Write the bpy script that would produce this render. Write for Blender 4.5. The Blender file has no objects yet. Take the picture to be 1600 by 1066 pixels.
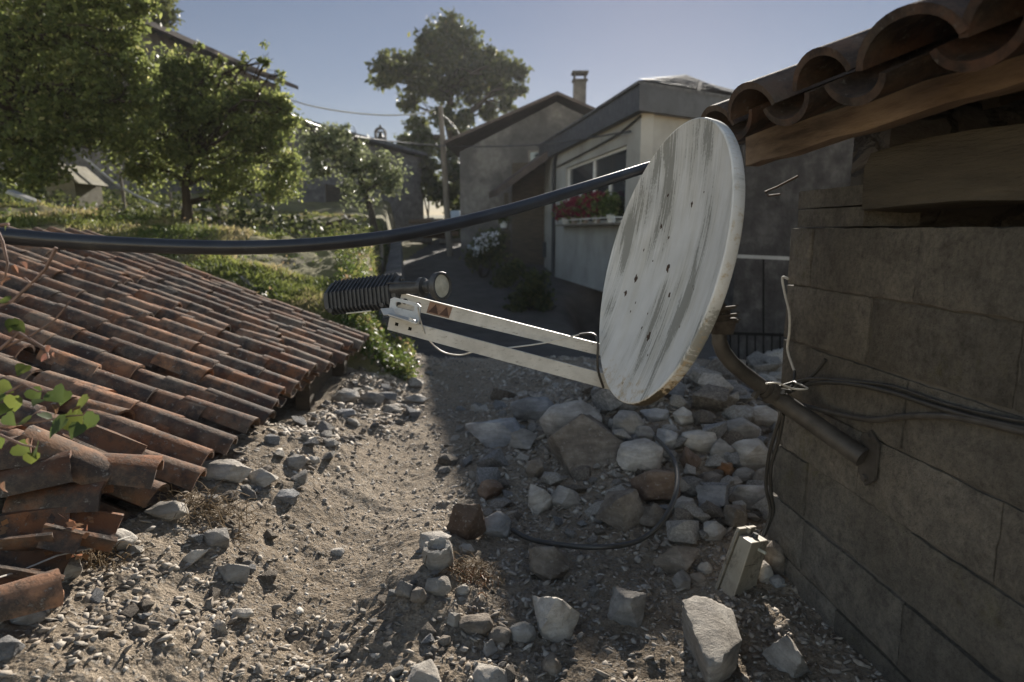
import bpy, bmesh, math, random
import numpy as np
from mathutils import Vector, Matrix, noise as mnoise

random.seed(7); RNG = np.random.default_rng(7)
S = bpy.context.scene
COL = S.collection
V = Vector
rad = math.radians

# ------------------------------------------------------------------ camera frame (eye at the origin, looking along +Y, pitched down)
TH = math.atan(0.173); CT, ST = math.cos(TH), math.sin(TH)
FW = V((0, CT, -ST)); UP = V((0, ST, CT)); RT = V((1, 0, 0)); FPX = 1000.0

def ray(px, py):
    return RT * ((px - 800) / FPX) + UP * ((533 - py) / FPX) + FW
def P(px, py, Y):
    r = ray(px, py); return r * (Y / r.y)
def depth(p):
    return p.dot(FW)
LANE = V((-0.0914, 1, 0)).normalized()          # the lane's direction, away from the camera
SIDE = V((LANE.y, -LANE.x, 0))                  # to the right of the lane
def plane_hit(px, py, o, n):
    r = ray(px, py); return r * (o.dot(n) / r.dot(n))

# ------------------------------------------------------------------ noise on arrays
def _hash(i, j, s):
    h = (i * 374761393 + j * 668265263 + s * 974634777) & 0xffffffff
    h = ((h ^ (h >> 13)) * 1274126177) & 0xffffffff
    return ((h ^ (h >> 16)) & 0xffff) / 65535.0
def vnoise(x, y, s=0):
    x = np.asarray(x, float); y = np.asarray(y, float)
    i = np.floor(x).astype(np.int64); j = np.floor(y).astype(np.int64)
    u = x - i; v = y - j; u = u * u * (3 - 2 * u); v = v * v * (3 - 2 * v)
    a = _hash(i, j, s); b = _hash(i + 1, j, s); c = _hash(i, j + 1, s); d = _hash(i + 1, j + 1, s)
    return (a * (1 - u) + b * u) * (1 - v) + (c * (1 - u) + d * u) * v
def fbm(x, y, oct=4, s=0):
    t = 0; a = .5
    for k in range(oct):
        t = t + a * (vnoise(x, y, s + k) - .5); x = x * 2.03 + 17.1; y = y * 2.03 - 9.7; a *= .5
    return t
def sstep(a, b, x):
    t = np.clip((x - a) / (b - a), 0, 1); return t * t * (3 - 2 * t)

# ------------------------------------------------------------------ the ground's height
def edge_x(y):
    return -1.12 - .17 * (y - 6)
def gz(x, y, fine=True):
    x = np.asarray(x, float); y = np.asarray(y, float)
    z = np.interp(y, [-8, .5, 1.7, 3, 5, 6, 7, 7.6, 9, 12, 14.5, 18, 22, 25, 32, 45, 80, 300],
                  [-1.2, -1.2, -1.27, -1.31, -1.38, -1.39, -1.41, -1.6, -2.0, -2.1, -2.05, -1.6, -1.1, -.86, -.45, .4, 1.8, 7])
    near = 1 - sstep(6.6, 8, y)
    z = z + near * .30 * sstep(-.55, -1.3, x) * (1 - sstep(3.0, 4.6, y)) * (1 - sstep(-1.45, -1.7, x) * .8)   # debris bank against the eave
    z = z + near * .16 * sstep(-.7, -1.4, x) * sstep(3.4, 5.0, y)
    z = z + .36 * np.exp(-((x - 1.0) / .85) ** 2 - ((y - 4.2) / 1.15) ** 2)                                   # rubble heap
    z = z + .10 * np.exp(-((x + .32) / .22) ** 2 - ((y - 2.15) / .5) ** 2)
    z = z - .95 * np.exp(-((x - 2.35) / .8) ** 4) * sstep(10.6, 12, y) * (1 - sstep(16.5, 18, y))
    u = edge_x(y) - x
    top = np.interp(y, [5.3, 5.9, 7.0, 8.6, 12, 20, 40, 90, 300], [-1.1, -.78, -.5, -.33, -.2, .35, 2.2, 8, 30])
    top = top + np.clip(u, 0, 14) * .11 * sstep(5.4, 6.2, y)
    k = sstep(0, .45, u + .10 * fbm(x * 2, y * 2, 3, 40)) * sstep(5.45, 5.75, y)
    z = z * (1 - k) + np.maximum(top, z) * k
    far = sstep(2.9, 4.5, -x) * (1 - sstep(5.4, 5.7, y))
    z = z + far * .9 * sstep(3.75, 4.4, -x)
    if fine:
        hill = k
        a = (1 - hill) * (1 - .3 * np.exp(-((x + .5 - .05 * (y - 3)) / .42) ** 2) * sstep(1.6, 2.4, y) * (1 - sstep(5.6, 6.6, y)))
        z = z + a * near * (.10 * fbm(x * 2.1, y * 2.1, 4, 3) + .05 * fbm(x * 9, y * 9, 5, 11) + .03 * np.abs(fbm(x * 26, y * 26, 4, 21)) * (.4 + 1.2 * vnoise(x * 2.7, y * 2.7, 55)))
        z = z + hill * (.35 * fbm(x * 1.1, y * 1.1, 4, 5) * sstep(5.8, 7, y) + .08 * fbm(x * 6, y * 6, 3, 8)) * np.clip(20 / np.maximum(y, 1), .3, 1)
        z = z + a * (1 - near) * .05 * fbm(x * 3, y * 3, 3, 31)
    return z
def gz1(x, y): return float(gz(np.array([x]), np.array([y]))[0])
def GP(px, py, lift=0.0):
    r = ray(px, py); ys = np.geomspace(.8, 60, 900)
    pts = np.array([[r.x / r.y * Y, Y, r.z / r.y * Y] for Y in ys])
    h = gz(pts[:, 0], pts[:, 1]) + lift
    b = np.nonzero(pts[:, 2] <= h)[0]
    Y = ys[b[0]] if len(b) else 40
    return P(px, py, Y)

# ------------------------------------------------------------------ mesh builder
class MB:
    def __init__(s): s.v = []; s.f = []; s.r = []; s.m = []; s.rnd = 0.5; s.mi = 0
    def add(s, vs, fs):
        b = len(s.v); s.v += [tuple(p) for p in vs]
        for f in fs: s.f.append([b + i for i in f]); s.r.append(s.rnd); s.m.append(s.mi)
        return s
    def hexa(s, c):      # 8 corners: bottom four, top four, same order
        return s.add(c, [(3, 2, 1, 0), (4, 5, 6, 7), (0, 1, 5, 4), (1, 2, 6, 5), (2, 3, 7, 6), (3, 0, 4, 7)])
    def box(s, o, dx, dy, dz):   # centre and three full edge vectors
        o = V(o); dx = V(dx) / 2; dy = V(dy) / 2; dz = V(dz) / 2
        return s.hexa([o - dx - dy - dz, o + dx - dy - dz, o + dx + dy - dz, o - dx + dy - dz,
                       o - dx - dy + dz, o + dx - dy + dz, o + dx + dy + dz, o - dx + dy + dz])
    def bar(s, a, b, w, h, up=V((0, 0, 1))):
        a = V(a); b = V(b); d = b - a; L = d.length; d /= L
        x = d.cross(up).normalized(); z = x.cross(d)
        return s.box((a + b) / 2, d * L, x * w, z * h)
    def tube(s, pts, r, n=10, cap=True):
        pts = [V(p) for p in pts]; rs = r if isinstance(r, (list, tuple)) else [r] * len(pts)
        b = len(s.v); prev = None
        for i, p in enumerate(pts):
            d = (pts[min(i + 1, len(pts) - 1)] - pts[max(i - 1, 0)])
            d = d.normalized() if d.length > 1e-9 else V((0, 0, 1))
            if prev is None:
                x = d.orthogonal().normalized()
            else:
                x = (prev - d * prev.dot(d)); x = x.normalized() if x.length > 1e-6 else d.orthogonal().normalized()
            prev = x; y = d.cross(x)
            for k in range(n):
                a = 2 * math.pi * k / n
                s.v.append(tuple(p + (x * math.cos(a) + y * math.sin(a)) * rs[i]))
        fs = []
        for i in range(len(pts) - 1):
            for k in range(n):
                k2 = (k + 1) % n
                fs.append([b + i * n + k, b + i * n + k2, b + (i + 1) * n + k2, b + (i + 1) * n + k])
        if cap:
            fs.append([b + k for k in range(n)][::-1]); fs.append([b + (len(pts) - 1) * n + k for k in range(n)])
        s.f += fs; s.r += [s.rnd] * len(fs); s.m += [s.mi] * len(fs)
        return s
    def lathe(s, o, axis, prof, n=28):   # prof: (distance along the axis, radius)
        o = V(o); ax = V(axis).normalized()
        return s.tube_profile(o, ax, prof, n)
    def tube_profile(s, o, ax, prof, n):
        x = ax.orthogonal().normalized(); y = ax.cross(x); vs = []
        for (t, r) in prof:
            for k in range(n):
                a = 2 * math.pi * k / n; vs.append(o + ax * t + (x * math.cos(a) + y * math.sin(a)) * max(r, 1e-5))
        fs = []
        for i in range(len(prof) - 1):
            for k in range(n):
                k2 = (k + 1) % n; fs.append((i * n + k, i * n + k2, (i + 1) * n + k2, (i + 1) * n + k))
        return s.add(vs, fs)
    def poly(s, pts, thick):     # flat outline pushed along a vector
        t = V(thick); n = len(pts); pts = [V(p) for p in pts]
        fs = [tuple(range(n))[::-1], tuple(range(n, 2 * n))] + [(i, (i + 1) % n, n + (i + 1) % n, n + i) for i in range(n)]
        return s.add(pts + [p + t for p in pts], fs)
    def tile(s, o, ax, ay, az, L, w1, w2, th=.014, rise=.42, flip=False, seg=8):
        """half-pipe roof tile: ax across, ay down the slope, az up; w1 width at the upper end, w2 at the lower"""
        vs = []; n = seg + 1; b = len(s.v)
        for (t, w) in ((0, w1), (.5, (w1 + w2) / 2), (1, w2)):
            for rr in (0, th):
                for k in range(n):
                    a = math.pi * (.06 + .88 * k / seg)
                    x = -math.cos(a) * (w / 2 - rr); z = math.sin(a) * (w * rise * 1.1 - rr)
                    if flip: z = w * rise - z
                    vs.append(V(o) + ax * x + ay * (t * L) + az * z)
        fs = []
        for i in range(2):
            o0 = i * 2 * n; o1 = (i + 1) * 2 * n
            for k in range(seg):
                fs.append((o0 + k, o0 + k + 1, o1 + k + 1, o1 + k)); fs.append((o0 + n + k + 1, o0 + n + k, o1 + n + k, o1 + n + k + 1))
            fs.append((o0, o1, o1 + n, o0 + n)); fs.append((o0 + seg, o0 + n + seg, o1 + n + seg, o1 + seg))
        for oo in (0, 4 * n):
            for k in range(seg): fs.append((oo + k, oo + n + k, oo + n + k + 1, oo + k + 1))
        return s.add(vs, fs)
    def build(s, name, mat, parent=None, origin=None, smooth=None, kind=None):
        o = V((0, 0, 0)) if origin is None else V(origin)
        if parent is not None: o = V(parent['_w'])
        me = bpy.data.meshes.new(name)
        me.from_pydata([(p[0] - o.x, p[1] - o.y, p[2] - o.z) for p in s.v], [], s.f)
        a = me.attributes.new('rnd', 'FLOAT', 'FACE'); a.data.foreach_set('value', np.array(s.r, np.float32))
        for m in (mat if isinstance(mat, (list, tuple)) else [mat]): me.materials.append(m)
        me.polygons.foreach_set('material_index', np.array(s.m, np.int32))
        if smooth is not None:
            me.polygons.foreach_set('use_smooth', np.ones(len(me.polygons), bool)); me.set_sharp_from_angle(angle=rad(smooth))
        me.update(); me.validate()
        ob = bpy.data.objects.new(name, me); COL.objects.link(ob)
        if parent is not None:
            ob.parent = parent; ob['_w'] = parent['_w']
        else:
            ob.location = o; ob['_w'] = tuple(o)
        if kind: ob['kind'] = kind
        return ob

def smooth_path(pts, n=8):
    out = []; q = [pts[0]] + list(pts) + [pts[-1]]
    for i in range(1, len(q) - 2):
        for k in range(n):
            t = k / n; a, b, c, d = q[i - 1], q[i], q[i + 1], q[i + 2]
            out.append(.5 * ((2 * b) + (c - a) * t + (2 * a - 5 * b + 4 * c - d) * t * t + (3 * b - a - 3 * c + d) * t ** 3))
    out.append(V(pts[-1])); return out
def tag(o, label, cat, group=None):
    o['label'] = label; o['category'] = cat
    if group: o['group'] = group
    return o
def thing(name, label, cat, loc, group=None):
    o = bpy.data.objects.new(name, None); COL.objects.link(o); o.location = loc; o['_w'] = tuple(loc)
    o.empty_display_size = .1
    return tag(o, label, cat, group)

# ------------------------------------------------------------------ materials
def newmat(name):
    m = bpy.data.materials.new(name); m.use_nodes = True; nt = m.node_tree
    return m, nt, nt.nodes['Principled BSDF']
def N(nt, t, **kw):
    n = nt.nodes.new(t)
    for k, v in kw.items():
        if k.startswith('i_'):
            key = k[2:]; key = int(key) if key.isdigit() else key.replace('_', ' ')
            n.inputs[key].default_value = v
        else: setattr(n, k, v)
    return n
def ramp(nt, src, stops):
    r = nt.nodes.new('ShaderNodeValToRGB'); e = r.color_ramp.elements
    while len(e) < len(stops): e.new(.5)
    for i, (p, c) in enumerate(stops):
        e[i].position = p; e[i].color = (*c, 1) if len(c) == 3 else c
    nt.links.new(src, r.inputs[0]); return r.outputs[0]
def mix(nt, fac, a, b):
    n = nt.nodes.new('ShaderNodeMix'); n.data_type = 'RGBA'
    for s, v in ((n.inputs[0], fac), (n.inputs[6], a), (n.inputs[7], b)):
        if hasattr(v, 'links'): nt.links.new(v, s)
        else: s.default_value = v if not isinstance(v, tuple) or len(v) == 4 else (*v, 1)
    return n.outputs[2]
def bump(nt, bsdf, src, strength=.5, dist=.01, prev=None):
    b = nt.nodes.new('ShaderNodeBump'); b.inputs['Strength'].default_value = strength; b.inputs['Distance'].default_value = dist
    nt.links.new(src, b.inputs['Height'])
    if prev: nt.links.new(prev, b.inputs['Normal'])
    nt.links.new(b.outputs[0], bsdf.inputs['Normal']); return b.outputs[0]
def noisen(nt, vec, scale, detail=6, rough=.6):
    n = N(nt, 'ShaderNodeTexNoise'); n.inputs['Scale'].default_value = scale; n.inputs['Detail'].default_value = detail
    n.inputs['Roughness'].default_value = rough
    if vec is not None: nt.links.new(vec, n.inputs['Vector'])
    return n.outputs['Fac']
def coords(nt, which='Object', scale=None):
    t = N(nt, 'ShaderNodeTexCoord').outputs[which]
    if scale:
        m = N(nt, 'ShaderNodeMapping'); m.inputs['Scale'].default_value = scale; nt.links.new(t, m.inputs[0]); return m.outputs[0]
    return t
def attr(nt, name='rnd', out='Fac'):
    a = N(nt, 'ShaderNodeAttribute'); a.attribute_name = name; return a.outputs[out]

def mat_noise(name, stops, scale=6, rough=.85, bumps=((40, .4, .01),), stretch=None, spec=.3, which='Object', detail=7):
    m, nt, b = newmat(name); c = coords(nt, which, stretch)
    nt.links.new(ramp(nt, noisen(nt, c, scale, detail), stops), b.inputs['Base Color'])
    b.inputs['Roughness'].default_value = rough; b.inputs['Specular IOR Level'].default_value = spec
    pv = None
    for (s, st, d) in bumps: pv = bump(nt, b, noisen(nt, c, s, 5), st, d, pv)
    return m

def mat_stone(name, c1, c2, c3, randmix=True):
    m, nt, b = newmat(name); c = coords(nt, 'Object')
    oi = N(nt, 'ShaderNodeObjectInfo')
    add = N(nt, 'ShaderNodeVectorMath', operation='ADD'); nt.links.new(c, add.inputs[0])
    sc = N(nt, 'ShaderNodeVectorMath', operation='SCALE'); sc.inputs[0].default_value = (17, 31, 47); nt.links.new(oi.outputs['Random'], sc.inputs['Scale'])
    nt.links.new(sc.outputs[0], add.inputs[1]); c = add.outputs[0]
    col = ramp(nt, noisen(nt, c, 7, 8, .65), [(.3, c1), (.5, c2), (.68, c3)])
    st = N(nt, 'ShaderNodeMapping'); st.inputs['Scale'].default_value = (4, 4, 26); st.inputs['Rotation'].default_value = (.5, .35, .2); nt.links.new(c, st.inputs[0])
    band = ramp(nt, noisen(nt, st.outputs[0], 2.2, 6), [(.38, (.78, .76, .74)), (.62, (1.1, 1.09, 1.07))])
    mu = nt.nodes.new('ShaderNodeMix'); mu.data_type = 'RGBA'; mu.blend_type = 'MULTIPLY'; mu.inputs[0].default_value = .85
    nt.links.new(col, mu.inputs[6]); nt.links.new(band, mu.inputs[7])
    hv = N(nt, 'ShaderNodeHueSaturation'); nt.links.new(mu.outputs[2], hv.inputs['Color'])
    mr = N(nt, 'ShaderNodeMapRange'); mr.inputs[3].default_value = .85; mr.inputs[4].default_value = 1.3; nt.links.new(oi.outputs['Random'], mr.inputs[0])
    nt.links.new(mr.outputs[0], hv.inputs['Value'])
    # lichen and dust flecks
    fl = ramp(nt, noisen(nt, c, 55, 4, .7), [(.58, (0, 0, 0)), (.66, (1, 1, 1))])
    out = mix(nt, fl, hv.outputs[0], mix(nt, .5, hv.outputs[0], (.34, .31, .27, 1)))
    nt.links.new(out, b.inputs['Base Color']); b.inputs['Roughness'].default_value = .9; b.inputs['Specular IOR Level'].default_value = .25
    p = bump(nt, b, noisen(nt, c, 20, 8, .75), .9, .03); p = bump(nt, b, noisen(nt, st.outputs[0], 3, 6), .45, .012, p); bump(nt, b, noisen(nt, c, 130, 3), .4, .004, p)
    return m

def mat_leaf(name, stops, transl=.45, rough=.45):
    m, nt, b = newmat(name)
    col = ramp(nt, attr(nt), stops)
    nt.links.new(col, b.inputs['Base Color']); b.inputs['Roughness'].default_value = rough + .06; b.inputs['Specular IOR Level'].default_value = .3
    t = N(nt, 'ShaderNodeBsdfTranslucent')
    hs = N(nt, 'ShaderNodeHueSaturation'); hs.inputs['Hue'].default_value = .475; hs.inputs['Saturation'].default_value = .98; hs.inputs['Value'].default_value = 1.7
    nt.links.new(col, hs.inputs['Color']); nt.links.new(hs.outputs[0], t.inputs['Color'])
    mx = N(nt, 'ShaderNodeMixShader'); mx.inputs[0].default_value = transl
    nt.links.new(b.outputs[0], mx.inputs[1]); nt.links.new(t.outputs[0], mx.inputs[2])
    nt.links.new(mx.outputs[0], nt.nodes['Material Output'].inputs['Surface'])
    return m

def mat_tile(name, shade_val=1.0):
    m, nt, b = newmat(name); c = coords(nt, 'Object'); r = attr(nt)
    base = ramp(nt, r, [(0, (.06, .034, .022)), (.2, (.11, .047, .023)), (.45, (.19, .078, .034)), (.7, (.14, .082, .05)), (.85, (.24, .11, .05)), (1, (.29, .15, .085))])
    g = ramp(nt, noisen(nt, c, 5, 8, .7), [(.44, (0, 0, 0)), (.62, (.8, .8, .8))])
    dark = ramp(nt, noisen(nt, c, 11, 8, .7), [(.43, (0, 0, 0)), (.6, (.85, .85, .85))])
    o = mix(nt, g, base, (.145, .118, .088, 1)); o = mix(nt, dark, o, (.035, .03, .027, 1))
    li = ramp(nt, noisen(nt, c, 45, 5, .7), [(.6, (0, 0, 0)), (.68, (.6, .6, .6))]); o = mix(nt, li, o, (.26, .24, .21, 1))
    if shade_val != 1:
        hv = N(nt, 'ShaderNodeHueSaturation'); hv.inputs['Saturation'].default_value = .8; hv.inputs['Value'].default_value = shade_val; nt.links.new(o, hv.inputs['Color']); o = hv.outputs[0]
    nt.links.new(o, b.inputs['Base Color']); b.inputs['Roughness'].default_value = .88; b.inputs['Specular IOR Level'].default_value = .25
    p = bump(nt, b, noisen(nt, c, 30, 6, .7), .5, .012); bump(nt, b, noisen(nt, c, 150, 4), .35, .003, p)
    return m

def mat_plain(name, col, rough=.5, metal=0, var=.25, scale=8, spec=.5):
    m, nt, b = newmat(name); c = coords(nt)
    d = tuple(x * (1 - var) for x in col); l = tuple(min(1, x * (1 + var)) for x in col)
    nt.links.new(ramp(nt, noisen(nt, c, scale, 8, .65), [(.35, d), (.65, l)]), b.inputs['Base Color'])
    b.inputs['Metallic'].default_value = metal; b.inputs['Specular IOR Level'].default_value = spec
    rr = ramp(nt, noisen(nt, c, scale * 3, 5), [(.3, (max(.05, rough - .12),) * 3), (.7, (min(1, rough + .12),) * 3)])
    nt.links.new(rr, b.inputs['Roughness'])
    bump(nt, b, noisen(nt, c, 90, 4), .12, .002)
    return m

M = {}
M['dirt'] = None
def mat_dirt():
    m, nt, b = newmat('debris_dirt'); c = coords(nt)
    o = ramp(nt, noisen(nt, c, 1.3, 9, .65), [(.3, (.27, .217, .16)), (.5, (.37, .303, .23)), (.7, (.45, .377, .295))])
    f = ramp(nt, noisen(nt, c, 45, 6, .75), [(.35, (.5, .48, .46)), (.62, (1.25, 1.24, 1.22))])
    mu = nt.nodes.new('ShaderNodeMix'); mu.data_type = 'RGBA'; mu.blend_type = 'MULTIPLY'; mu.inputs[0].default_value = 1
    nt.links.new(o, mu.inputs[6]); nt.links.new(f, mu.inputs[7])
    # grit: pale and dark chips
    v = N(nt, 'ShaderNodeTexVoronoi'); v.inputs['Scale'].default_value = 95; nt.links.new(c, v.inputs['Vector'])
    chip = ramp(nt, v.outputs['Color'], [(.72, (0, 0, 0)), (.8, (.7, .7, .7))]); o = mix(nt, chip, mu.outputs[2], (.36, .33, .29, 1))
    nt.links.new(o, b.inputs['Base Color']); b.inputs['Roughness'].default_value = .95; b.inputs['Specular IOR Level'].default_value = .15
    p = bump(nt, b, noisen(nt, c, 18, 8, .8), 1, .06); p = bump(nt, b, noisen(nt, c, 70, 6, .75), 1, .025, p)
    bump(nt, b, v.outputs['Distance'], .6, .006, p)
    return m
M['dirt'] = mat_dirt()
M['road'] = mat_noise('old_road_surface', [(.3, (.042, .038, .034)), (.7, (.085, .077, .069))], 2.5, .9, ((60, .5, .01),))
M['turf'] = mat_noise('hillside_turf', [(.3, (.09, .07, .04)), (.5, (.13, .115, .045)), (.7, (.19, .165, .075))], 1.7, .95, ((12, .8, .06), (50, .6, .02)))
M['stoneA'] = mat_stone('grey_stone', (.15, .138, .124), (.26, .242, .22), (.40, .375, .342))
M['stoneB'] = mat_stone('brown_stone', (.10, .083, .066), (.2, .168, .136), (.33, .29, .24))
M['stoneC'] = mat_stone('pale_stone', (.25, .226, .196), (.39, .358, .315), (.54, .505, .46))
M['stoneD'] = mat_stone('rusty_stone', (.08, .052, .038), (.155, .106, .075), (.24, .182, .138))
M['stoneF'] = mat_stone('orange_stone', (.11, .05, .024), (.24, .115, .05), (.32, .2, .12))
M['stoneE'] = mat_stone('blue_grey_stone', (.15, .15, .152), (.255, .254, .256), (.39, .387, .384))
M['gravel'] = None
def mat_gravel():
    m, nt, b = newmat('gravel_chips'); c = coords(nt)
    o = ramp(nt, attr(nt), [(0, (.16, .135, .11)), (.35, (.25, .212, .17)), (.6, (.30, .265, .222)), (.85, (.33, .295, .25)), (1, (.40, .37, .325))])
    f = ramp(nt, noisen(nt, c, 60, 5), [(.3, (.75,) * 3), (.7, (1.2,) * 3)])
    mu = nt.nodes.new('ShaderNodeMix'); mu.data_type = 'RGBA'; mu.blend_type = 'MULTIPLY'; mu.inputs[0].default_value = 1
    nt.links.new(o, mu.inputs[6]); nt.links.new(f, mu.inputs[7]); nt.links.new(mu.outputs[2], b.inputs['Base Color'])
    b.inputs['Roughness'].default_value = .85; b.inputs['Specular IOR Level'].default_value = .3
    bump(nt, b, noisen(nt, c, 90, 5), .5, .006); return m
M['gravel'] = mat_gravel()
M['tile'] = mat_tile('old_clay_tile'); M['tile_dark'] = mat_tile('eave_clay_tile', .42)  # eave copy: duller clay, with its shade darkened into the colour
M['wood_dark'] = mat_noise('weathered_timber', [(.3, (.035, .027, .02)), (.7, (.10, .078, .055))], 3, .9, ((9, .6, .02), (40, .4, .006)), stretch=(1.2, 1.2, 9))
M['wood_eave'] = mat_noise('eave_board_timber', [(.3, (.06, .04, .026)), (.5, (.17, .117, .076)), (.68, (.25, .18, .122))], 2.2, .85, ((12, .6, .012), (50, .4, .004)), stretch=(9, 1.0, 9))
M['wood_beam'] = mat_noise('old_beam_timber', [(.3, (.045, .038, .029)), (.7, (.10, .085, .063))], 2.2, .9, ((10, .8, .02), (60, .4, .004)), stretch=(8, .9, 8))
M['wood_grey'] = mat_noise('grey_post_timber', [(.3, (.1, .085, .068)), (.7, (.21, .185, .152))], 3, .9, ((30, .5, .01),), stretch=(6, 6, .8))
M['bark'] = mat_noise('tree_bark', [(.3, (.022, .018, .014)), (.7, (.065, .054, .042))], 6, .95, ((14, 1, .03),), stretch=(3, 3, .7), spec=.05)
M['render_white'] = mat_noise('house_white_render', [(.25, (.22, .208, .185)), (.5, (.32, .308, .28)), (.75, (.39, .377, .347))], 1.1, .9, ((60, .2, .004),))
M['render_grey'] = None
def mat_rendergrey():
    m, nt, b = newmat('house_grey_render'); c = coords(nt)
    p = ramp(nt, noisen(nt, c, .55, 6, .6), [(.47, (0, 0, 0)), (.56, (1, 1, 1))])
    a = ramp(nt, noisen(nt, c, 3, 8), [(.3, (.055, .05, .046)), (.7, (.105, .098, .09))]); d = ramp(nt, noisen(nt, c, 5, 8), [(.3, (.10, .09, .08)), (.7, (.20, .185, .165))])
    nt.links.new(mix(nt, p, a, d), b.inputs['Base Color']); b.inputs['Roughness'].default_value = .95
    bump(nt, b, noisen(nt, c, 12, 6), .5, .03); return m
M['render_grey'] = mat_rendergrey()
def mat_masonry(name, c1, c2, c3, sc):
    m, nt, b = newmat(name); c = coords(nt, 'Object', (1, 1, 1.7))
    wn = N(nt, 'ShaderNodeTexNoise'); wn.inputs['Scale'].default_value = sc * 1.2; wn.inputs['Detail'].default_value = 5; nt.links.new(c, wn.inputs['Vector'])
    ws = N(nt, 'ShaderNodeVectorMath', operation='SCALE'); ws.inputs['Scale'].default_value = .9 / sc; nt.links.new(wn.outputs['Color'], ws.inputs[0])
    wa = N(nt, 'ShaderNodeVectorMath', operation='ADD'); nt.links.new(c, wa.inputs[0]); nt.links.new(ws.outputs[0], wa.inputs[1]); c = wa.outputs[0]
    v = N(nt, 'ShaderNodeTexVoronoi'); v.inputs['Scale'].default_value = sc; nt.links.new(c, v.inputs['Vector'])
    e = N(nt, 'ShaderNodeTexVoronoi', feature='DISTANCE_TO_EDGE'); e.inputs['Scale'].default_value = sc; nt.links.new(c, e.inputs['Vector'])
    o = ramp(nt, v.outputs['Color'], [(.1, c1), (.5, c2), (.9, c3)])
    j = ramp(nt, e.outputs['Distance'], [(.0, (.8, .8, .8)), (.12, (0, 0, 0))]); o = mix(nt, ramp(nt, noisen(nt, c, 14, 8, .7), [(.35, (0, 0, 0)), (.7, (.75, .75, .75))]), o, tuple(x * .6 for x in c2) + (1,))
    nt.links.new(mix(nt, j, o, tuple(x * .75 for x in c2) + (1,)), b.inputs['Base Color']); b.inputs['Roughness'].default_value = .95
    p = bump(nt, b, ramp(nt, e.outputs['Distance'], [(0, (0, 0, 0)), (.15, (1, 1, 1))]), .8, .04); bump(nt, b, noisen(nt, c, 25, 6), .5, .02, p); return m
M['masonry'] = mat_masonry('rubble_masonry', (.11, .1, .09), (.18, .165, .15), (.26, .245, .225), 3.5)
M['masonry_dark'] = mat_masonry('dark_rubble_masonry', (.075, .07, .066), (.125, .117, .11), (.19, .18, .17), 5)
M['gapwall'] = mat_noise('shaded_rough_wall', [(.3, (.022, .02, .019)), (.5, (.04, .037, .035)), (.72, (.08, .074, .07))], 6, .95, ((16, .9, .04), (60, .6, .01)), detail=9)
M['slate'] = mat_noise('slate_roofing', [(.3, (.05, .05, .052)), (.7, (.13, .13, .132))], 4, .8, ((14, .6, .02),), stretch=(3, 1, 1), spec=.2)
M['fascia_blue'] = mat_plain('painted_fascia', (.042, .043, .048), .55, 0, .2, 3)
M['darkroof'] = mat_noise('dark_roof_sheet', [(.3, (.05, .04, .036)), (.7, (.1, .075, .062))], 3, .8, ((20, .4, .02),))
M['glass'] = None
def mat_glass():
    m, nt, b = newmat('window_glass'); b.inputs['Base Color'].default_value = (.03, .035, .04, 1); b.inputs['Roughness'].default_value = .06
    b.inputs['Specular IOR Level'].default_value = .8; c = coords(nt); bump(nt, b, noisen(nt, c, 3, 2), .06, .01); return m
M['glass'] = mat_glass()
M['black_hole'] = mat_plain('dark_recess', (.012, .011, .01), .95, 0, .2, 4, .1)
M['black_pipe'] = None
def mat_pipe():
    m, nt, b = newmat('black_polythene'); c = coords(nt)
    o = ramp(nt, noisen(nt, c, 12, 6), [(.3, (.009, .010, .013)), (.6, (.02, .022, .028)), (.75, (.05, .048, .045))])
    nt.links.new(o, b.inputs['Base Color']); b.inputs['Roughness'].default_value = .36; b.inputs['Specular IOR Level'].default_value = .5
    bump(nt, b, noisen(nt, c, 60, 4), .15, .003); return m
M['black_pipe'] = mat_pipe()
M['black_cable'] = mat_plain('black_cable_sheath', (.03, .028, .025), .45, 0, .3, 20)
M['white_cable'] = mat_plain('pale_cable_sheath', (.42, .4, .36), .5, 0, .2, 20)
M['black_plastic'] = mat_plain('black_heat_sink', (.032, .034, .038), .5, 0, .35, 30)
M['dark_metal'] = mat_plain('dark_grey_casting', (.05, .05, .05), .5, .3, .3, 30)
M['arm_metal'] = None
def mat_arm():
    m, nt, b = newmat('painted_galvanised_arm'); c = coords(nt)
    o = ramp(nt, noisen(nt, c, 9, 8, .7), [(.35, (.38, .37, .345)), (.6, (.52, .51, .48))])
    d = ramp(nt, noisen(nt, coords(nt, 'Object', (20, 20, 60)), 2.2, 7, .75), [(.57, (0, 0, 0)), (.68, (.8, .8, .8))])
    nt.links.new(mix(nt, d, o, (.10, .09, .07, 1)), b.inputs['Base Color']); b.inputs['Roughness'].default_value = .55
    b.inputs['Metallic'].default_value = .15; bump(nt, b, noisen(nt, c, 80, 4), .2, .002); return m
M['arm_metal'] = mat_arm()
M['steel_tube'] = mat_plain('dull_steel_tube', (.07, .064, .058), .5, .35, .35, 14)
M['rust'] = mat_plain('rusty_metal', (.05, .028, .016), .85, 0, .5, 40)
M['cream_plastic'] = None
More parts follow.
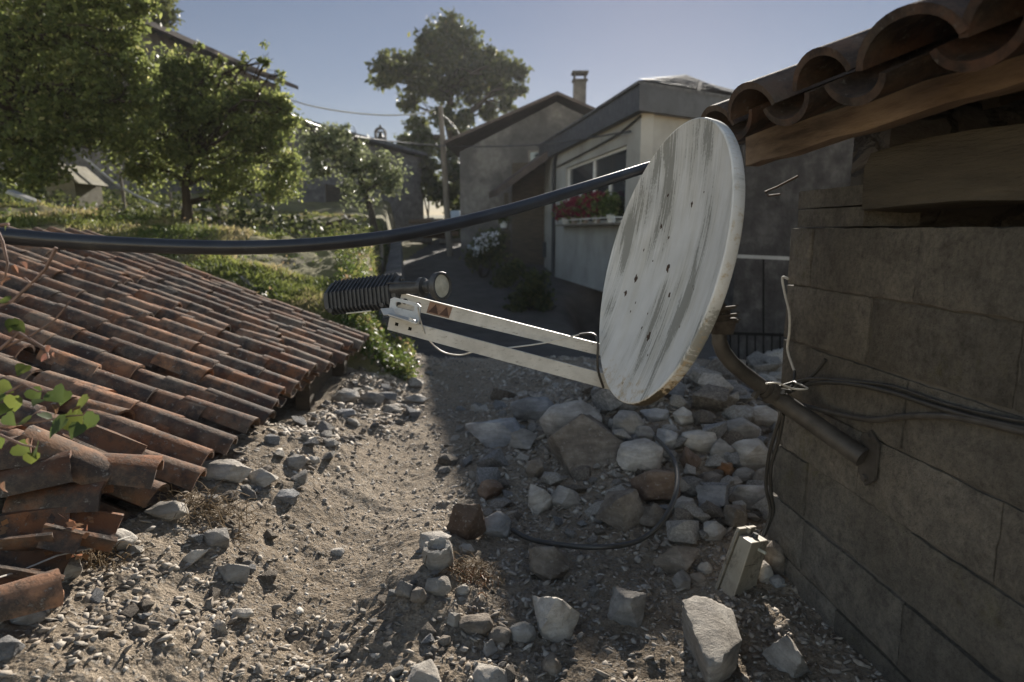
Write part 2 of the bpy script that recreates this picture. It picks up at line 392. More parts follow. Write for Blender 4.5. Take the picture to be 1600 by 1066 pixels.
def mat_cream():
    m, nt, b = newmat('dirty_cream_plastic'); c = coords(nt)
    d = ramp(nt, noisen(nt, c, 45, 8, .8), [(.47, (0, 0, 0)), (.55, (.95, .95, .95))]); w = ramp(nt, noisen(nt, c, 6, 4), [(.42, (0, 0, 0)), (.6, (1, 1, 1))])
    k = nt.nodes.new('ShaderNodeMath'); k.operation = 'MULTIPLY'; nt.links.new(d, k.inputs[0]); nt.links.new(w, k.inputs[1])
    o = ramp(nt, noisen(nt, c, 10, 6), [(.3, (.25, .215, .16)), (.7, (.35, .31, .24))])
    nt.links.new(mix(nt, k.outputs[0], o, (.10, .075, .05, 1)), b.inputs['Base Color']); b.inputs['Roughness'].default_value = .6; bump(nt, b, noisen(nt, c, 60, 5), .15, .002); return m
M['cream_plastic'] = mat_cream()
M['feed_face'] = mat_plain('feed_cover', (.42, .4, .32), .6, 0, .2, 30)
M['sticker'] = mat_plain('faded_sticker', (.2, .12, .085), .7, 0, .3, 40)
M['sticker_dark'] = mat_plain('faded_sticker_print', (.06, .03, .022), .7, 0, .3, 40)
M['pot'] = mat_plain('flower_pot_clay', (.36, .3, .26), .8, 0, .2, 6)
M['white_paint'] = mat_plain('white_joinery_paint', (.66, .65, .62), .55, 0, .1, 6)
M['petal_red'] = mat_leaf('red_petals', [(0, (.10, .008, .018)), (.5, (.19, .015, .028)), (1, (.26, .03, .05))], .3)
M['petal_white'] = mat_leaf('white_petals', [(0, (.55, .55, .58)), (1, (.8, .8, .8))], .3)
M['leaf_mid'] = mat_leaf('fruit_tree_leaf', [(0, (.05, .07, .022)), (.5, (.095, .125, .038)), (.85, (.16, .19, .06)), (1, (.3, .3, .12))], .6)
M['leaf_dark'] = mat_leaf('dark_tree_leaf', [(0, (.03, .04, .014)), (.5, (.05, .064, .02)), (.9, (.08, .094, .03)), (1, (.13, .13, .045))], .5)
M['leaf_grey'] = mat_leaf('grey_green_leaf', [(0, (.055, .07, .035)), (.5, (.095, .118, .056)), (1, (.18, .2, .11))], .5, .35)
M['leaf_bright'] = mat_leaf('vine_leaf', [(0, (.03, .05, .014)), (.5, (.052, .078, .018)), (.86, (.09, .115, .024)), (.9, (.13, .09, .04)), (1, (.15, .085, .055))], .42)
M['leaf_dry'] = mat_leaf('dry_leaf', [(0, (.14, .075, .035)), (1, (.3, .17, .08))], .3)
M['grass'] = mat_leaf('grass_blade', [(0, (.06, .085, .02)), (.4, (.115, .14, .035)), (.65, (.17, .165, .06)), (1, (.25, .22, .11))], .45, .6)
M['ivy'] = mat_leaf('bank_weed_leaf', [(0, (.035, .06, .014)), (.45, (.07, .105, .024)), (.75, (.12, .13, .04)), (1, (.2, .15, .075))], .42)
M['straw'] = mat_leaf('dry_straw', [(0, (.10, .068, .036)), (1, (.22, .16, .09))], .2, .8)
M['bronze'] = mat_plain('bell_bronze', (.06, .05, .035), .5, .6, .3, 5)
M['blue_tarp'] = mat_plain('pale_blue_sheet', (.42, .5, .6), .5, 0, .15, 3)
M['board'] = mat_plain('yellowed_boards', (.11, .095, .05), .8, 0, .25, 5)
M['hose_white'] = mat_plain('pale_hose', (.26, .255, .24), .5, 0, .15, 8)

# dish paint: white enamel with grey-black algae runs, chips and a moss-brown lower edge (positions in the dish's own frame)
def mat_dish():
    m, nt, b = newmat('weathered_dish_enamel')
    a = attr(nt, 'dish', 'Vector')
    mp = N(nt, 'ShaderNodeMapping'); mp.inputs['Scale'].default_value = (100, 5, 3); nt.links.new(a, mp.inputs[0])
    runs = noisen(nt, mp.outputs[0], 1.0, 9, .62)
    mp2 = N(nt, 'ShaderNodeMapping'); mp2.inputs['Scale'].default_value = (7.5, 2.2, 3); nt.links.new(a, mp2.inputs[0])
    zone = noisen(nt, mp2.outputs[0], 1.0, 3, .5)
    k = N(nt, 'ShaderNodeMath', operation='MULTIPLY_ADD'); nt.links.new(zone, k.inputs[0]); k.inputs[1].default_value = 1.25; rs_ = N(nt, 'ShaderNodeMath', operation='MULTIPLY'); nt.links.new(runs, rs_.inputs[0]); rs_.inputs[1].default_value = .7; nt.links.new(rs_.outputs[0], k.inputs[2])
    sp = N(nt, 'ShaderNodeSeparateXYZ'); nt.links.new(a, sp.inputs[0])
    hgt = N(nt, 'ShaderNodeMapRange'); nt.links.new(sp.outputs['Y'], hgt.inputs[0]); hgt.inputs[1].default_value = -.42; hgt.inputs[2].default_value = .42; hgt.inputs[3].default_value = -.06; hgt.inputs[4].default_value = .05
    k2 = N(nt, 'ShaderNodeMath', operation='ADD'); nt.links.new(k.outputs[0], k2.inputs[0]); nt.links.new(hgt.outputs[0], k2.inputs[1])
    speck = N(nt, 'ShaderNodeMath', operation='MULTIPLY_ADD'); nt.links.new(noisen(nt, a, 130, 5, .8), speck.inputs[0]); speck.inputs[1].default_value = .3; nt.links.new(k2.outputs[0], speck.inputs[2])
    sub = N(nt, 'ShaderNodeMath', operation='SUBTRACT'); nt.links.new(speck.outputs[0], sub.inputs[0]); sub.inputs[1].default_value = 1.225
    mlt = N(nt, 'ShaderNodeMath', operation='MULTIPLY'); mlt.use_clamp = True; nt.links.new(sub.outputs[0], mlt.inputs[0]); mlt.inputs[1].default_value = 20
    sm = ramp(nt, mlt.outputs[0], [(.0, (0, 0, 0)), (1.0, (.8, .8, .8))])
    sm.node.color_ramp.elements[0].position = 0
    base = ramp(nt, noisen(nt, a, 7, 6, .6), [(.3, (.49, .49, .475)), (.7, (.6, .6, .585))])
    tan = ramp(nt, noisen(nt, mp2.outputs[0], 1.7, 5), [(.45, (0, 0, 0)), (.75, (.5, .5, .5))]); base = mix(nt, tan, base, (.4, .37, .29, 1))
    col = mix(nt, sm, base, (.13, .127, .108, 1))
    film = ramp(nt, k2.outputs[0], [(.95, (0, 0, 0)), (1.0, (.3, .3, .3))]); col = mix(nt, film, col, (.3, .3, .27, 1))
    # moss-brown dirt at the very bottom of the rim
    low = N(nt, 'ShaderNodeMapRange'); nt.links.new(sp.outputs['Y'], low.inputs[0]); low.inputs[1].default_value = -.22; low.inputs[2].default_value = -.36; low.inputs[3].default_value = 0; low.inputs[4].default_value = .32
    rimk = N(nt, 'ShaderNodeMapRange'); nt.links.new(sp.outputs['Z'], rimk.inputs[0]); rimk.inputs[1].default_value = .004; rimk.inputs[2].default_value = -.004; rimk.inputs[3].default_value = -.22; rimk.inputs[4].default_value = .06
    g0 = N(nt, 'ShaderNodeMath', operation='ADD'); nt.links.new(low.outputs[0], g0.inputs[0]); nt.links.new(rimk.outputs[0], g0.inputs[1])
    g = N(nt, 'ShaderNodeMath', operation='ADD'); nt.links.new(g0.outputs[0], g.inputs[0]); nt.links.new(noisen(nt, a, 38, 7, .75), g.inputs[1])
    gm = ramp(nt, g.outputs[0], [(.74, (0, 0, 0)), (.80, (.95, .95, .95))]); gt = ramp(nt, g.outputs[0], [(.60, (0, 0, 0)), (.74, (.85, .85, .85))])
    col = mix(nt, gt, col, (.36, .27, .15, 1)); col = mix(nt, gm, col, (.05, .04, .024, 1))
    nt.links.new(col, b.inputs['Base Color']); b.inputs['Roughness'].default_value = .5; b.inputs['Specular IOR Level'].default_value = .4
    bump(nt, b, noisen(nt, a, 60, 6), .1, .002); return m
M['dish'] = mat_dish()

def mat_block():
    m, nt, b = newmat('concrete_block'); c = coords(nt)
    o = ramp(nt, attr(nt), [(0, (.125, .114, .098)), (1, (.195, .178, .153))])
    f = ramp(nt, noisen(nt, c, 60, 7, .8), [(.3, (.55,) * 3), (.5, (1, 1, 1)), (.72, (1.35,) * 3)])
    mu = nt.nodes.new('ShaderNodeMix'); mu.data_type = 'RGBA'; mu.blend_type = 'MULTIPLY'; mu.inputs[0].default_value = 1
    nt.links.new(o, mu.inputs[6]); nt.links.new(f, mu.inputs[7])
    f2 = ramp(nt, noisen(nt, c, 13, 7, .75), [(.32, (.6,) * 3), (.5, (1, 1, 1)), (.7, (1.3, 1.27, 1.22))])
    m2 = nt.nodes.new('ShaderNodeMix'); m2.data_type = 'RGBA'; m2.blend_type = 'MULTIPLY'; m2.inputs[0].default_value = 1
    nt.links.new(mu.outputs[2], m2.inputs[6]); nt.links.new(f2, m2.inputs[7]); mu = m2
    st = ramp(nt, noisen(nt, c, 2.6, 6, .6), [(.4, (0, 0, 0)), (.72, (.55, .55, .55))]); o = mix(nt, st, mu.outputs[2], (.065, .058, .048, 1))
    ms = ramp(nt, noisen(nt, c, 4.5, 8, .75), [(.58, (0, 0, 0)), (.68, (.4, .4, .4))]); o = mix(nt, ms, o, (.12, .112, .05, 1))
    nt.links.new(o, b.inputs['Base Color']); b.inputs['Roughness'].default_value = .95; b.inputs['Specular IOR Level'].default_value = .2
    v = N(nt, 'ShaderNodeTexVoronoi'); v.inputs['Scale'].default_value = 170; nt.links.new(c, v.inputs['Vector'])
    p = bump(nt, b, noisen(nt, c, 14, 6, .7), .8, .02); p = bump(nt, b, noisen(nt, c, 70, 6, .8), 1, .012, p); bump(nt, b, v.outputs['Distance'], .4, .004, p)
    return m
M['block'] = mat_block()
M['mortar'] = mat_noise('lime_mortar', [(.3, (.06, .052, .044)), (.7, (.14, .125, .105))], 8, .95, ((50, .7, .01),))

# ------------------------------------------------------------------ setting: one height field cut into path, road and hillside
def build_ground():
    ts = np.concatenate([np.linspace(-4, -2.2, 12)[:-1], np.linspace(-2.2, -1.0, 50)[:-1], np.linspace(-1.0, .8, 330)[:-1], np.linspace(.8, 2.5, 40)[:-1], np.linspace(2.5, 4, 8)])
    ys = np.concatenate([np.linspace(-8, .7, 14)[:-1], np.geomspace(.7, 9, 430)[:-1], np.geomspace(9, 45, 150)[:-1], np.geomspace(45, 130, 20)])
    nx, ny = len(ts), len(ys)
    yy = np.maximum(ys, .7)[:, None] + .25
    X = ts[None, :] * yy; Y = np.repeat(ys[:, None], nx, 1)
    Z = gz(X, Y)
    vs = np.stack([X, Y, Z], -1).reshape(-1, 3)
    idx = np.arange(nx * ny).reshape(ny, nx)
    q = np.stack([idx[:-1, :-1], idx[:-1, 1:], idx[1:, 1:], idx[1:, :-1]], -1).reshape(-1, 4)
    cx = vs[q].mean(1)
    u = edge_x(cx[:, 1]) - cx[:, 0]
    hill = ((u > .02) & (cx[:, 1] > 5.5)) | ((cx[:, 0] < -3.75) & (cx[:, 1] > -1))
    road = (~hill) & (cx[:, 1] > 7.6)
    path = (~hill) & (~road)
    for name, msk, mt in (('dirt_path', path, M['dirt']), ('road', road, M['road']), ('hillside', hill, M['turf'])):
        f = q[msk]; used = np.unique(f); mp = np.zeros(len(vs), np.int64); mp[used] = np.arange(len(used))
        me = bpy.data.meshes.new(name); me.from_pydata(vs[used].tolist(), [], mp[f].tolist()); me.materials.append(mt)
        me.polygons.foreach_set('use_smooth', np.ones(len(me.polygons), bool)); me.update()
        o = bpy.data.objects.new(name, me); COL.objects.link(o); o['kind'] = 'structure'
build_ground()

# ------------------------------------------------------------------ leaves, grass, gravel as fast arrays
def mesh_from_quads(name, verts, k, rnd, mat, parent=None, origin=(0, 0, 0)):
    """verts: (n, k, 3) one polygon of k corners each"""
    n = len(verts); me = bpy.data.meshes.new(name)
    o = np.array(parent['_w'] if parent is not None else origin)
    me.vertices.add(n * k); me.vertices.foreach_set('co', (verts - o).reshape(-1).astype(np.float32))
    me.loops.add(n * k); me.loops.foreach_set('vertex_index', np.arange(n * k, dtype=np.int32))
    me.polygons.add(n); me.polygons.foreach_set('loop_start', np.arange(0, n * k, k, dtype=np.int32))
    me.update(calc_edges=True)
    a = me.attributes.new('rnd', 'FLOAT', 'FACE'); a.data.foreach_set('value', rnd.astype(np.float32))
    me.materials.append(mat); me.validate()
    ob = bpy.data.objects.new(name, me); COL.objects.link(ob)
    if parent is not None: ob.parent = parent; ob['_w'] = parent['_w']
    else: ob.location = origin; ob['_w'] = tuple(origin)
    return ob
def unit(a): return a / np.maximum(np.linalg.norm(a, axis=-1, keepdims=True), 1e-9)
def leaf_quads(pos, size, rng, wid=.55, upb=.5, droop=.3):
    n = len(pos); nrm = unit(rng.normal(size=(n, 3)) + np.array([0, 0, upb]))
    d = unit(np.cross(nrm, rng.normal(size=(n, 3)))); d[:, 2] -= droop * rng.random(n); d = unit(d)
    s = np.cross(nrm, d); L = size * (.6 + .8 * rng.random(n))[:, None]
    a = pos; b = pos + d * L * .45 + s * L * wid * .5 + nrm * L * .06; c = pos + d * L; e = pos + d * L * .45 - s * L * wid * .5 + nrm * L * .06
    return np.stack([a, b, c, e], 1)
def blob_leaves(blobs, per_clump, size, rng, spread=.2, wid=.55, shell=.45):
    out = []; k0 = 1.5 if size < .07 else 1
    for (c, r, n) in blobs:
        n = int(n * k0); r = np.array(r if isinstance(r, (list, tuple)) else (r, r * .9, r * .85)); nc = max(4, n // per_clump)
        d = unit(rng.normal(size=(nc, 3))); cc = np.array(c) + d * r * (rng.random((nc, 1)) ** shell) * (.75 + .35 * rng.random((nc, 1)))
        cs = spread * r.mean() * (.5 + rng.random((nc, 1)))
        k = rng.integers(0, nc, n)
        out.append(cc[k] + rng.normal(size=(n, 3)) * cs[k] * np.array([1, 1, .7]))
    pos = np.concatenate(out); return leaf_quads(pos, size, rng, wid), pos
def B(px, py, Y, rpx, n, dy=0):
    p = P(px, py, Y); return (tuple(p + V((0, dy, 0))), rpx * depth(p) / FPX, n)

def limb(mb, a, b, r0, r1, rng, wob=.12, n=6, seg=6):
    a = V(a); b = V(b); L = (b - a).length; pts = []; rs = []
    o = V(rng.normal(size=3)) * L * wob; o2 = V(rng.normal(size=3)) * L * wob * .6
    for i in range(n + 1):
        t = i / n; s = math.sin(math.pi * t)
        pts.append(a.lerp(b, t) + o * s + o2 * math.sin(2 * math.pi * t) + V((0, 0, L * .08 * s))); rs.append(r0 + (r1 - r0) * t)
    mb.tube(pts, rs, seg); return pts
def tree(name, label, base, forks, trunk_r, blobs, leaf, leafmat, seed, per=26, spread=.2, sub=4, group=None, wid=.55, shell=.45):
    rng = np.random.default_rng(seed)
    t = thing(name, label, 'tree', tuple(base), group)
    mb = MB(); base = V(base); prev = base - V((0, 0, .25)); r = trunk_r * 1.25
    pts = [prev, base + V((0, 0, .05))] + [V(f) for f in forks]
    rs = [trunk_r * 1.5, trunk_r * 1.15] + [trunk_r * (1 - .45 * (i + 1) / len(forks)) for i in range(len(forks))]
    mb.tube(pts, rs, 9)
    for (c, br, n) in blobs:
        c = V(c); k = min(range(len(forks)), key=lambda i: (V(forks[i]) - c).length + (0 if V(forks[i]).z < c.z else 2)); s = V(forks[k])
        rm = br if not isinstance(br, (list, tuple)) else sum(br) / 3
        w = limb(mb, s, c, trunk_r * .42, trunk_r * .14, rng, .1)
        for q in range(sub):
            d = V(unit(rng.normal(size=3))); d.z = abs(d.z) * .7 if rng.random() < .7 else d.z
            limb(mb, w[3 + q % 3], c + d * rm * .95, trunk_r * .13, trunk_r * .035, rng, .12, 5, 4)
    mb.build('trunk', M['bark'], t, smooth=60)
    lq, pos = blob_leaves(blobs, per, leaf, rng, spread, wid, shell)
    mesh_from_quads('crown', lq, 4, np.clip(rng.normal(.45, .25, len(lq)), 0, 1), leafmat, t)
    return t

# ---- trees
g0 = P(-70, 380, 7.8); g0.z = gz1(g0.x, g0.y)
Y = 7.6
tree('fruit_tree', 'large leafy tree filling the upper left corner, its trunk out of view', g0, [g0 + V((.1, 0, .9)), P(-20, 200, Y), P(20, 100, Y)], .13,
     [B(20, 70, Y, 100, 2600), B(110, 45, Y, 82, 2400), B(55, 165, Y, 95, 2500, .2), B(145, 120, Y, 66, 1900), B(-70, 110, Y, 130, 2200), B(15, 240, Y, 62, 1500),
      B(182, 50, Y, 40, 800), B(100, 200, Y, 60, 1500), B(160, 190, Y, 45, 900), B(60, -60, Y, 110, 2200), B(205, 105, Y, 34, 600), B(222, 160, Y, 30, 500), B(215, 20, Y, 30, 450), B(165, -40, Y, 62, 1400), B(70, 262, Y, 42, 800), B(-90, -60, Y, 120, 1200)],
     .062, M['leaf_mid'], 11)
Y = 9.0; g0 = P(295, 372, Y); g0.z = gz1(g0.x, g0.y)
tree('fruit_tree', 'bushy fruit tree with a bare straight trunk on the grass behind the tiled roof', g0, [P(293, 320, Y), P(290, 290, Y), P(300, 240, Y)], .075,
     [B(290, 150, Y, 62, 1900), B(235, 195, Y, 58, 1700), B(340, 180, Y, 66, 2000), B(395, 200, Y, 50, 1500), B(300, 240, Y, 62, 1900), B(378, 258, Y, 52, 1500), B(432, 292, Y, 36, 800),
      B(222, 262, Y, 42, 1100), B(405, 145, Y, 28, 450), B(262, 112, Y, 38, 800), B(322, 118, Y, 28, 500), B(450, 262, Y, 30, 500), B(425, 225, Y, 36, 700), B(350, 300, Y, 28, 450), B(190, 220, Y, 40, 800), B(385, 150, Y, 34, 600), B(432, 160, Y, 24, 350), B(300, 105, Y, 30, 450), B(440, 195, Y, 30, 500),
      B(412, 98, Y, 9, 50), B(440, 165, Y, 16, 120), B(360, 112, Y, 12, 70)] + [(c_, (r_ * .35, r_ * .35, r_ * 1.5), n_) for c_, r_, n_ in (B(416, 92, Y, 16, 60), B(380, 100, Y, 14, 50), B(310, 84, Y, 15, 60), B(345, 92, Y, 14, 50), B(455, 178, Y, 14, 50), B(278, 82, Y, 14, 50), B(437, 118, Y, 16, 60))],
     .06, M['leaf_mid'], 12)
Y = 14.0; g0 = P(585, 362, Y); g0.z = gz1(g0.x, g0.y)
tree('fruit_tree', 'small grey green tree beside a pale post in front of the stone house', g0, [P(580, 330, Y), P(570, 300, Y), P(560, 270, Y)], .08,
     [B(595, 265, Y, 34, 1200), B(552, 250, Y, 34, 1200), B(522, 225, Y, 32, 1000), B(610, 288, Y, 24, 600), B(562, 298, Y, 30, 800), B(488, 232, Y, 32, 900), B(500, 262, Y, 26, 600), B(540, 205, Y, 14, 160), B(478, 195, Y, 10, 80)],
     .085, M['leaf_grey'], 13)
Y = 21.0; g0 = P(235, 300, Y); g0.z = gz1(g0.x, g0.y)
tree('conifer_tree', 'narrow dark tree rising above the eave of the upper left house', g0, [P(235, 200, Y), P(238, 100, Y), P(240, 20, Y)], .2,
     [B(238, 20, Y, 32, 1200), B(225, 62, Y, 36, 1300), B(250, 55, Y, 26, 900), B(245, -25, Y, 32, 1000), B(212, 110, Y, 36, 900)], .17, M['leaf_dark'], 14)
M_TL = .33
Y = 45.0; g0 = P(712, 345, Y); g0.z = gz1(g0.x, g0.y)
bl = [(720, 120, 22), (676, 122, 22), (752, 116, 22), (616, 120, 16), (640, 160, 18), (700, 75, 22), (780, 112, 20), (700, 45, 27), (672, 64, 25), (730, 66, 27), (652, 94, 24), (690, 96, 28), (735, 103, 27), (766, 90, 24), (792, 108, 22), (814, 112, 15), (778, 136, 24), (742, 143, 24), (702, 143, 26), (660, 136, 22),
      (626, 97, 22), (600, 98, 19), (598, 126, 15), (636, 118, 18), (806, 140, 15), (690, 183, 20), (652, 196, 18), (632, 222, 15), (722, 188, 18), (765, 172, 17), (672, 226, 20), (790, 163, 12), (720, 215, 16)]
tree('tall_tree', 'tall spreading tree with open limbs standing against the sky behind the houses', g0, [P(712, 290, Y), P(710, 240, Y), P(700, 195, Y), P(705, 140, Y)], .36,
     [B(x, y, Y + random.uniform(-2, 2), r, int(21 * r)) for (x, y, r) in bl], M_TL, M['leaf_dark'], 15, per=14, spread=.24, sub=2, wid=.7)
Y = 33.0
for (nm, lab, px, py, bb, sd) in (
        ('bush', 'dark bush growing round the foot of the tall tree, behind the wooden pole', 715, 392, [(690, 300, 26), (715, 268, 24), (725, 330, 24), (712, 362, 22), (700, 235, 18), (735, 290, 18)], 16),
        ('bush', 'dark overgrown shrub above the roof end of the stone house', 655, 300, [(650, 232, 18), (632, 252, 14), (665, 262, 20), (676, 290, 16), (660, 210, 12)], 17)):
    g0 = P(px, py, Y); g0.z = gz1(g0.x, g0.y)
    t = thing(nm, lab, 'bush', tuple(g0)); rng = np.random.default_rng(sd); mb = MB()
    blobs = [B(x, y, Y, r, int(26 * r)) for (x, y, r) in bb]
    for (c, r, n) in blobs: limb(mb, g0 - V((0, 0, .2)), c, .06, .02, rng, .06)
    mb.build('stem', M['bark'], t); lq, _ = blob_leaves(blobs, 20, .28, rng, .3, .7)
    mesh_from_quads('foliage', lq, 4, np.clip(rng.normal(.4, .25, len(lq)), 0, 1), M['leaf_dark'], t)

# ---- grass and bank weeds (nobody could count them)
def scatter_hill(n, y0, y1, u0, u1, rng, bias=1.0):
    y = y0 * (y1 / y0) ** (rng.random(n) ** bias); u = u0 + (u1 - u0) * rng.random(n) ** 1.2 * np.clip(y / 7, .5, 1.6); x = edge_x(y) - u
    return np.stack([x, y, gz(x, y)], 1)
def build_grass():
    rng = np.random.default_rng(21); p = scatter_hill(90000, 5.75, 17, -.02, 5.2, rng, 1.1)
    k = vnoise(p[:, 0] * 1.4, p[:, 1] * 1.4, 77); p = p[k > .4]; n = len(p)
    h = (.035 + .075 * rng.random(n) * (.3 + 1.2 * vnoise(p[:, 0] * 2.3, p[:, 1] * 2.3, 5)))[:, None]
    lean = rng.normal(size=(n, 3)) * .5; lean[:, 2] = 1; d = unit(lean); s = unit(np.cross(d, rng.normal(size=(n, 3)))) * (.004 + .005 * rng.random((n, 1))) * np.clip(p[:, 1:2] / 7, 1, 2)
    top = p + d * h; mid = p + d * h * .55; bend = rng.normal(size=(n, 3)) * .25 * h; bend[:, 2] = -.1 * h[:, 0]
    q = np.stack([p - s, p + s, mid + s * .7 + bend * .3, top + bend], 1)
    o = mesh_from_quads('grass', q, 4, np.clip(1.7 * (vnoise(p[:, 0] * 2.6, p[:, 1] * 2.6, 140) - .5) + .38 + .15 * rng.normal(size=n), 0, 1), M['grass']); o['kind'] = 'stuff'
    rng = np.random.default_rng(22); a = scatter_hill(7000, 5.62, 8.5, -.16, .6, rng, 1.3); b = scatter_hill(5000, 5.75, 11, .2, 4.2, rng, 1.1)
    kb = vnoise(b[:, 0] * 2.2, b[:, 1] * 2.2, 99); b = b[kb < .4]
    p = np.concatenate([a, b]); p = p + rng.normal(size=p.shape) * np.array([.03, .03, .02]) + np.array([0, 0, .02]); p[:, 2] += rng.random(len(p)) ** 2 * .14
    q = leaf_quads(p, .04, rng, .6, .6)
    o = mesh_from_quads('bank_weeds', q, 4, np.clip(1.6 * (vnoise(p[:, 0] * 3, p[:, 1] * 3, 141) - .5) + .42 + .2 * rng.normal(size=len(p)), 0, 1), M['ivy']); o['kind'] = 'stuff'
build_grass()
def build_undergrowth():
    rng = np.random.default_rng(24); n = 5200; px = rng.uniform(-60, 640, n); Yq = rng.uniform(9.6, 13.2, n) ; x = (px - 800) / 1000 * Yq
    k = vnoise(x * 1.3, Yq * 1.3, 120); m = (k > .42) & (x < edge_x(Yq) - .3); x, Yq, k = x[m], Yq[m], k[m]; n = len(x)
    p = np.stack([x, Yq, gz(x, Yq) + rng.random(n) ** 1.3 * .42 * (k - .3) * 2], 1)
    q = leaf_quads(p, .095, rng, .55, .3); o = mesh_from_quads('undergrowth', q, 4, np.clip(rng.normal(.25, .25, n), 0, 1), M['leaf_dark']); o['kind'] = 'stuff'
build_undergrowth()

# ------------------------------------------------------------------ stones
def ico(sub):
    bm = bmesh.new(); bmesh.ops.create_icosphere(bm, subdivisions=sub, radius=1); bm.verts.ensure_lookup_table()
    v = np.array([p.co[:] for p in bm.verts]); f = [[q.index for q in x.verts] for x in bm.faces]; bm.free(); return v, f
ICO = {k: ico(k) for k in (1, 2, 3, 4, 5)}
def hull_verts(pts, sub, rough, seed, soft=.0):
    bm = bmesh.new(); [bm.verts.new(p) for p in pts]; bmesh.ops.convex_hull(bm, input=bm.verts); bm.faces.ensure_lookup_table()
    n = []; d = []
    for f in bm.faces:
        f.normal_update(); q = f.normal; k = q.dot(f.verts[0].co)
        if k < 0: q = -q; k = -k
        n.append(tuple(q)); d.append(max(k, .02))
    bm.free(); n = np.array(n); d = np.array(d); v = ICO[sub][0]
    g = np.maximum(v @ n.T, 1e-4) / d
    r = 1 / g.max(1); r2 = 1 / (np.sum(g ** 14, 1) ** (1 / 14)); r = r * (1 - soft) + r2 * soft; v = v * r[:, None]
    o = np.random.default_rng(seed).random(3) * 50; sc = 1 / np.abs(v).max()
    if rough:
        for i in range(len(v)):
            q = V(v[i]) * sc; nn = mnoise.fractal(q * 2.6 + V(o), 1.0, 2.1, 5); rdg = 1 - abs(mnoise.noise(q * 5.5 + V(o))) * 2
            v[i] *= 1 + rough * 1.7 * nn + rough * .5 * rdg
    return v
def stone_verts(seed, sub=4, cuts=11, round_=.0, rough=.03, dmin=.5):
    rng = np.random.default_rng(seed); n = int(max(6, cuts - 2) + 10 * round_); p = unit(rng.normal(size=(n, 3)))
    for it in range(14):       # spread the corner points a little
        dd = p[:, None] - p[None]; p = unit(p + .05 * (dd / (np.linalg.norm(dd, axis=2, keepdims=True) ** 3 + .05)).sum(1))
    p = p * (.72 + .28 * rng.random((n, 1)))
    v = hull_verts(p, sub, rough, seed, min(1, .06 + round_ * .9)); lo, hi = v.min(0), v.max(0); return (v - (lo + hi) / 2) / ((hi - lo) / 2)
def stone_verts_old(seed, sub=4, cuts=13, round_=.0, rough=.03, dmin=.5):
    rng = np.random.default_rng(seed); v = ICO[sub][0].copy()
    for i in range(cuts):
        n = unit(rng.normal(size=3)); d = dmin + (.95 - dmin) * rng.random() + round_ * .3
        k = v @ n - d; k = np.maximum(k, 0); v -= k[:, None] * n[None, :] * (.985 if round_ == 0 else .8)
    if rough:
        o = rng.random(3) * 50
        for i in range(len(v)):
            q = V(v[i]); nn = mnoise.fractal(V(q * 2.6 + V(o)), 1.0, 2.1, 5)
            rdg = 1 - abs(mnoise.noise(V(q * 5.5 + V(o)))) * 2
            v[i] *= 1 + rough * 1.9 * nn + rough * .55 * rdg
    lo, hi = v.min(0), v.max(0); v = (v - (lo + hi) / 2) / ((hi - lo) / 2); return v
STONES = []
def stone(px0, py0, px1, py1, mat, label, seed, name='stone', cat='stone', cuts=13, round_=0., tilt=0., flat=1., rough=.03, sink=.12, dmin=.5, lift=0):
    cx = (px0 + px1) / 2; cy = (py0 + py1) / 2; w = px1 - px0; h = py1 - py0
    g = GP(cx, py1 - h * .08, lift); d = depth(g); rx = w / 2 * d / FPX; rz = h / 2 * d / FPX * .98; ry = (.5 * rx + .5 * rz) * flat
    c = P(cx, cy, g.y + ry * .55)
    v = stone_verts(seed, 4 if w * h < 9000 else 5, cuts, round_, rough, dmin) * np.array([rx, ry, rz])
    me = bpy.data.meshes.new(name); me.from_pydata(v.tolist(), [], ICO[4 if w * h < 9000 else 5][1]); me.materials.append(M[mat])
    me.polygons.foreach_set('use_smooth', np.ones(len(me.polygons), bool)); me.set_sharp_from_angle(angle=rad(38)); me.update()
    o = bpy.data.objects.new(name, me); COL.objects.link(o); o.location = c; o.rotation_euler = (0, rad(tilt), 0)
    tag(o, label, cat); STONES.append((c.x, c.y, max(rx, ry))); return o
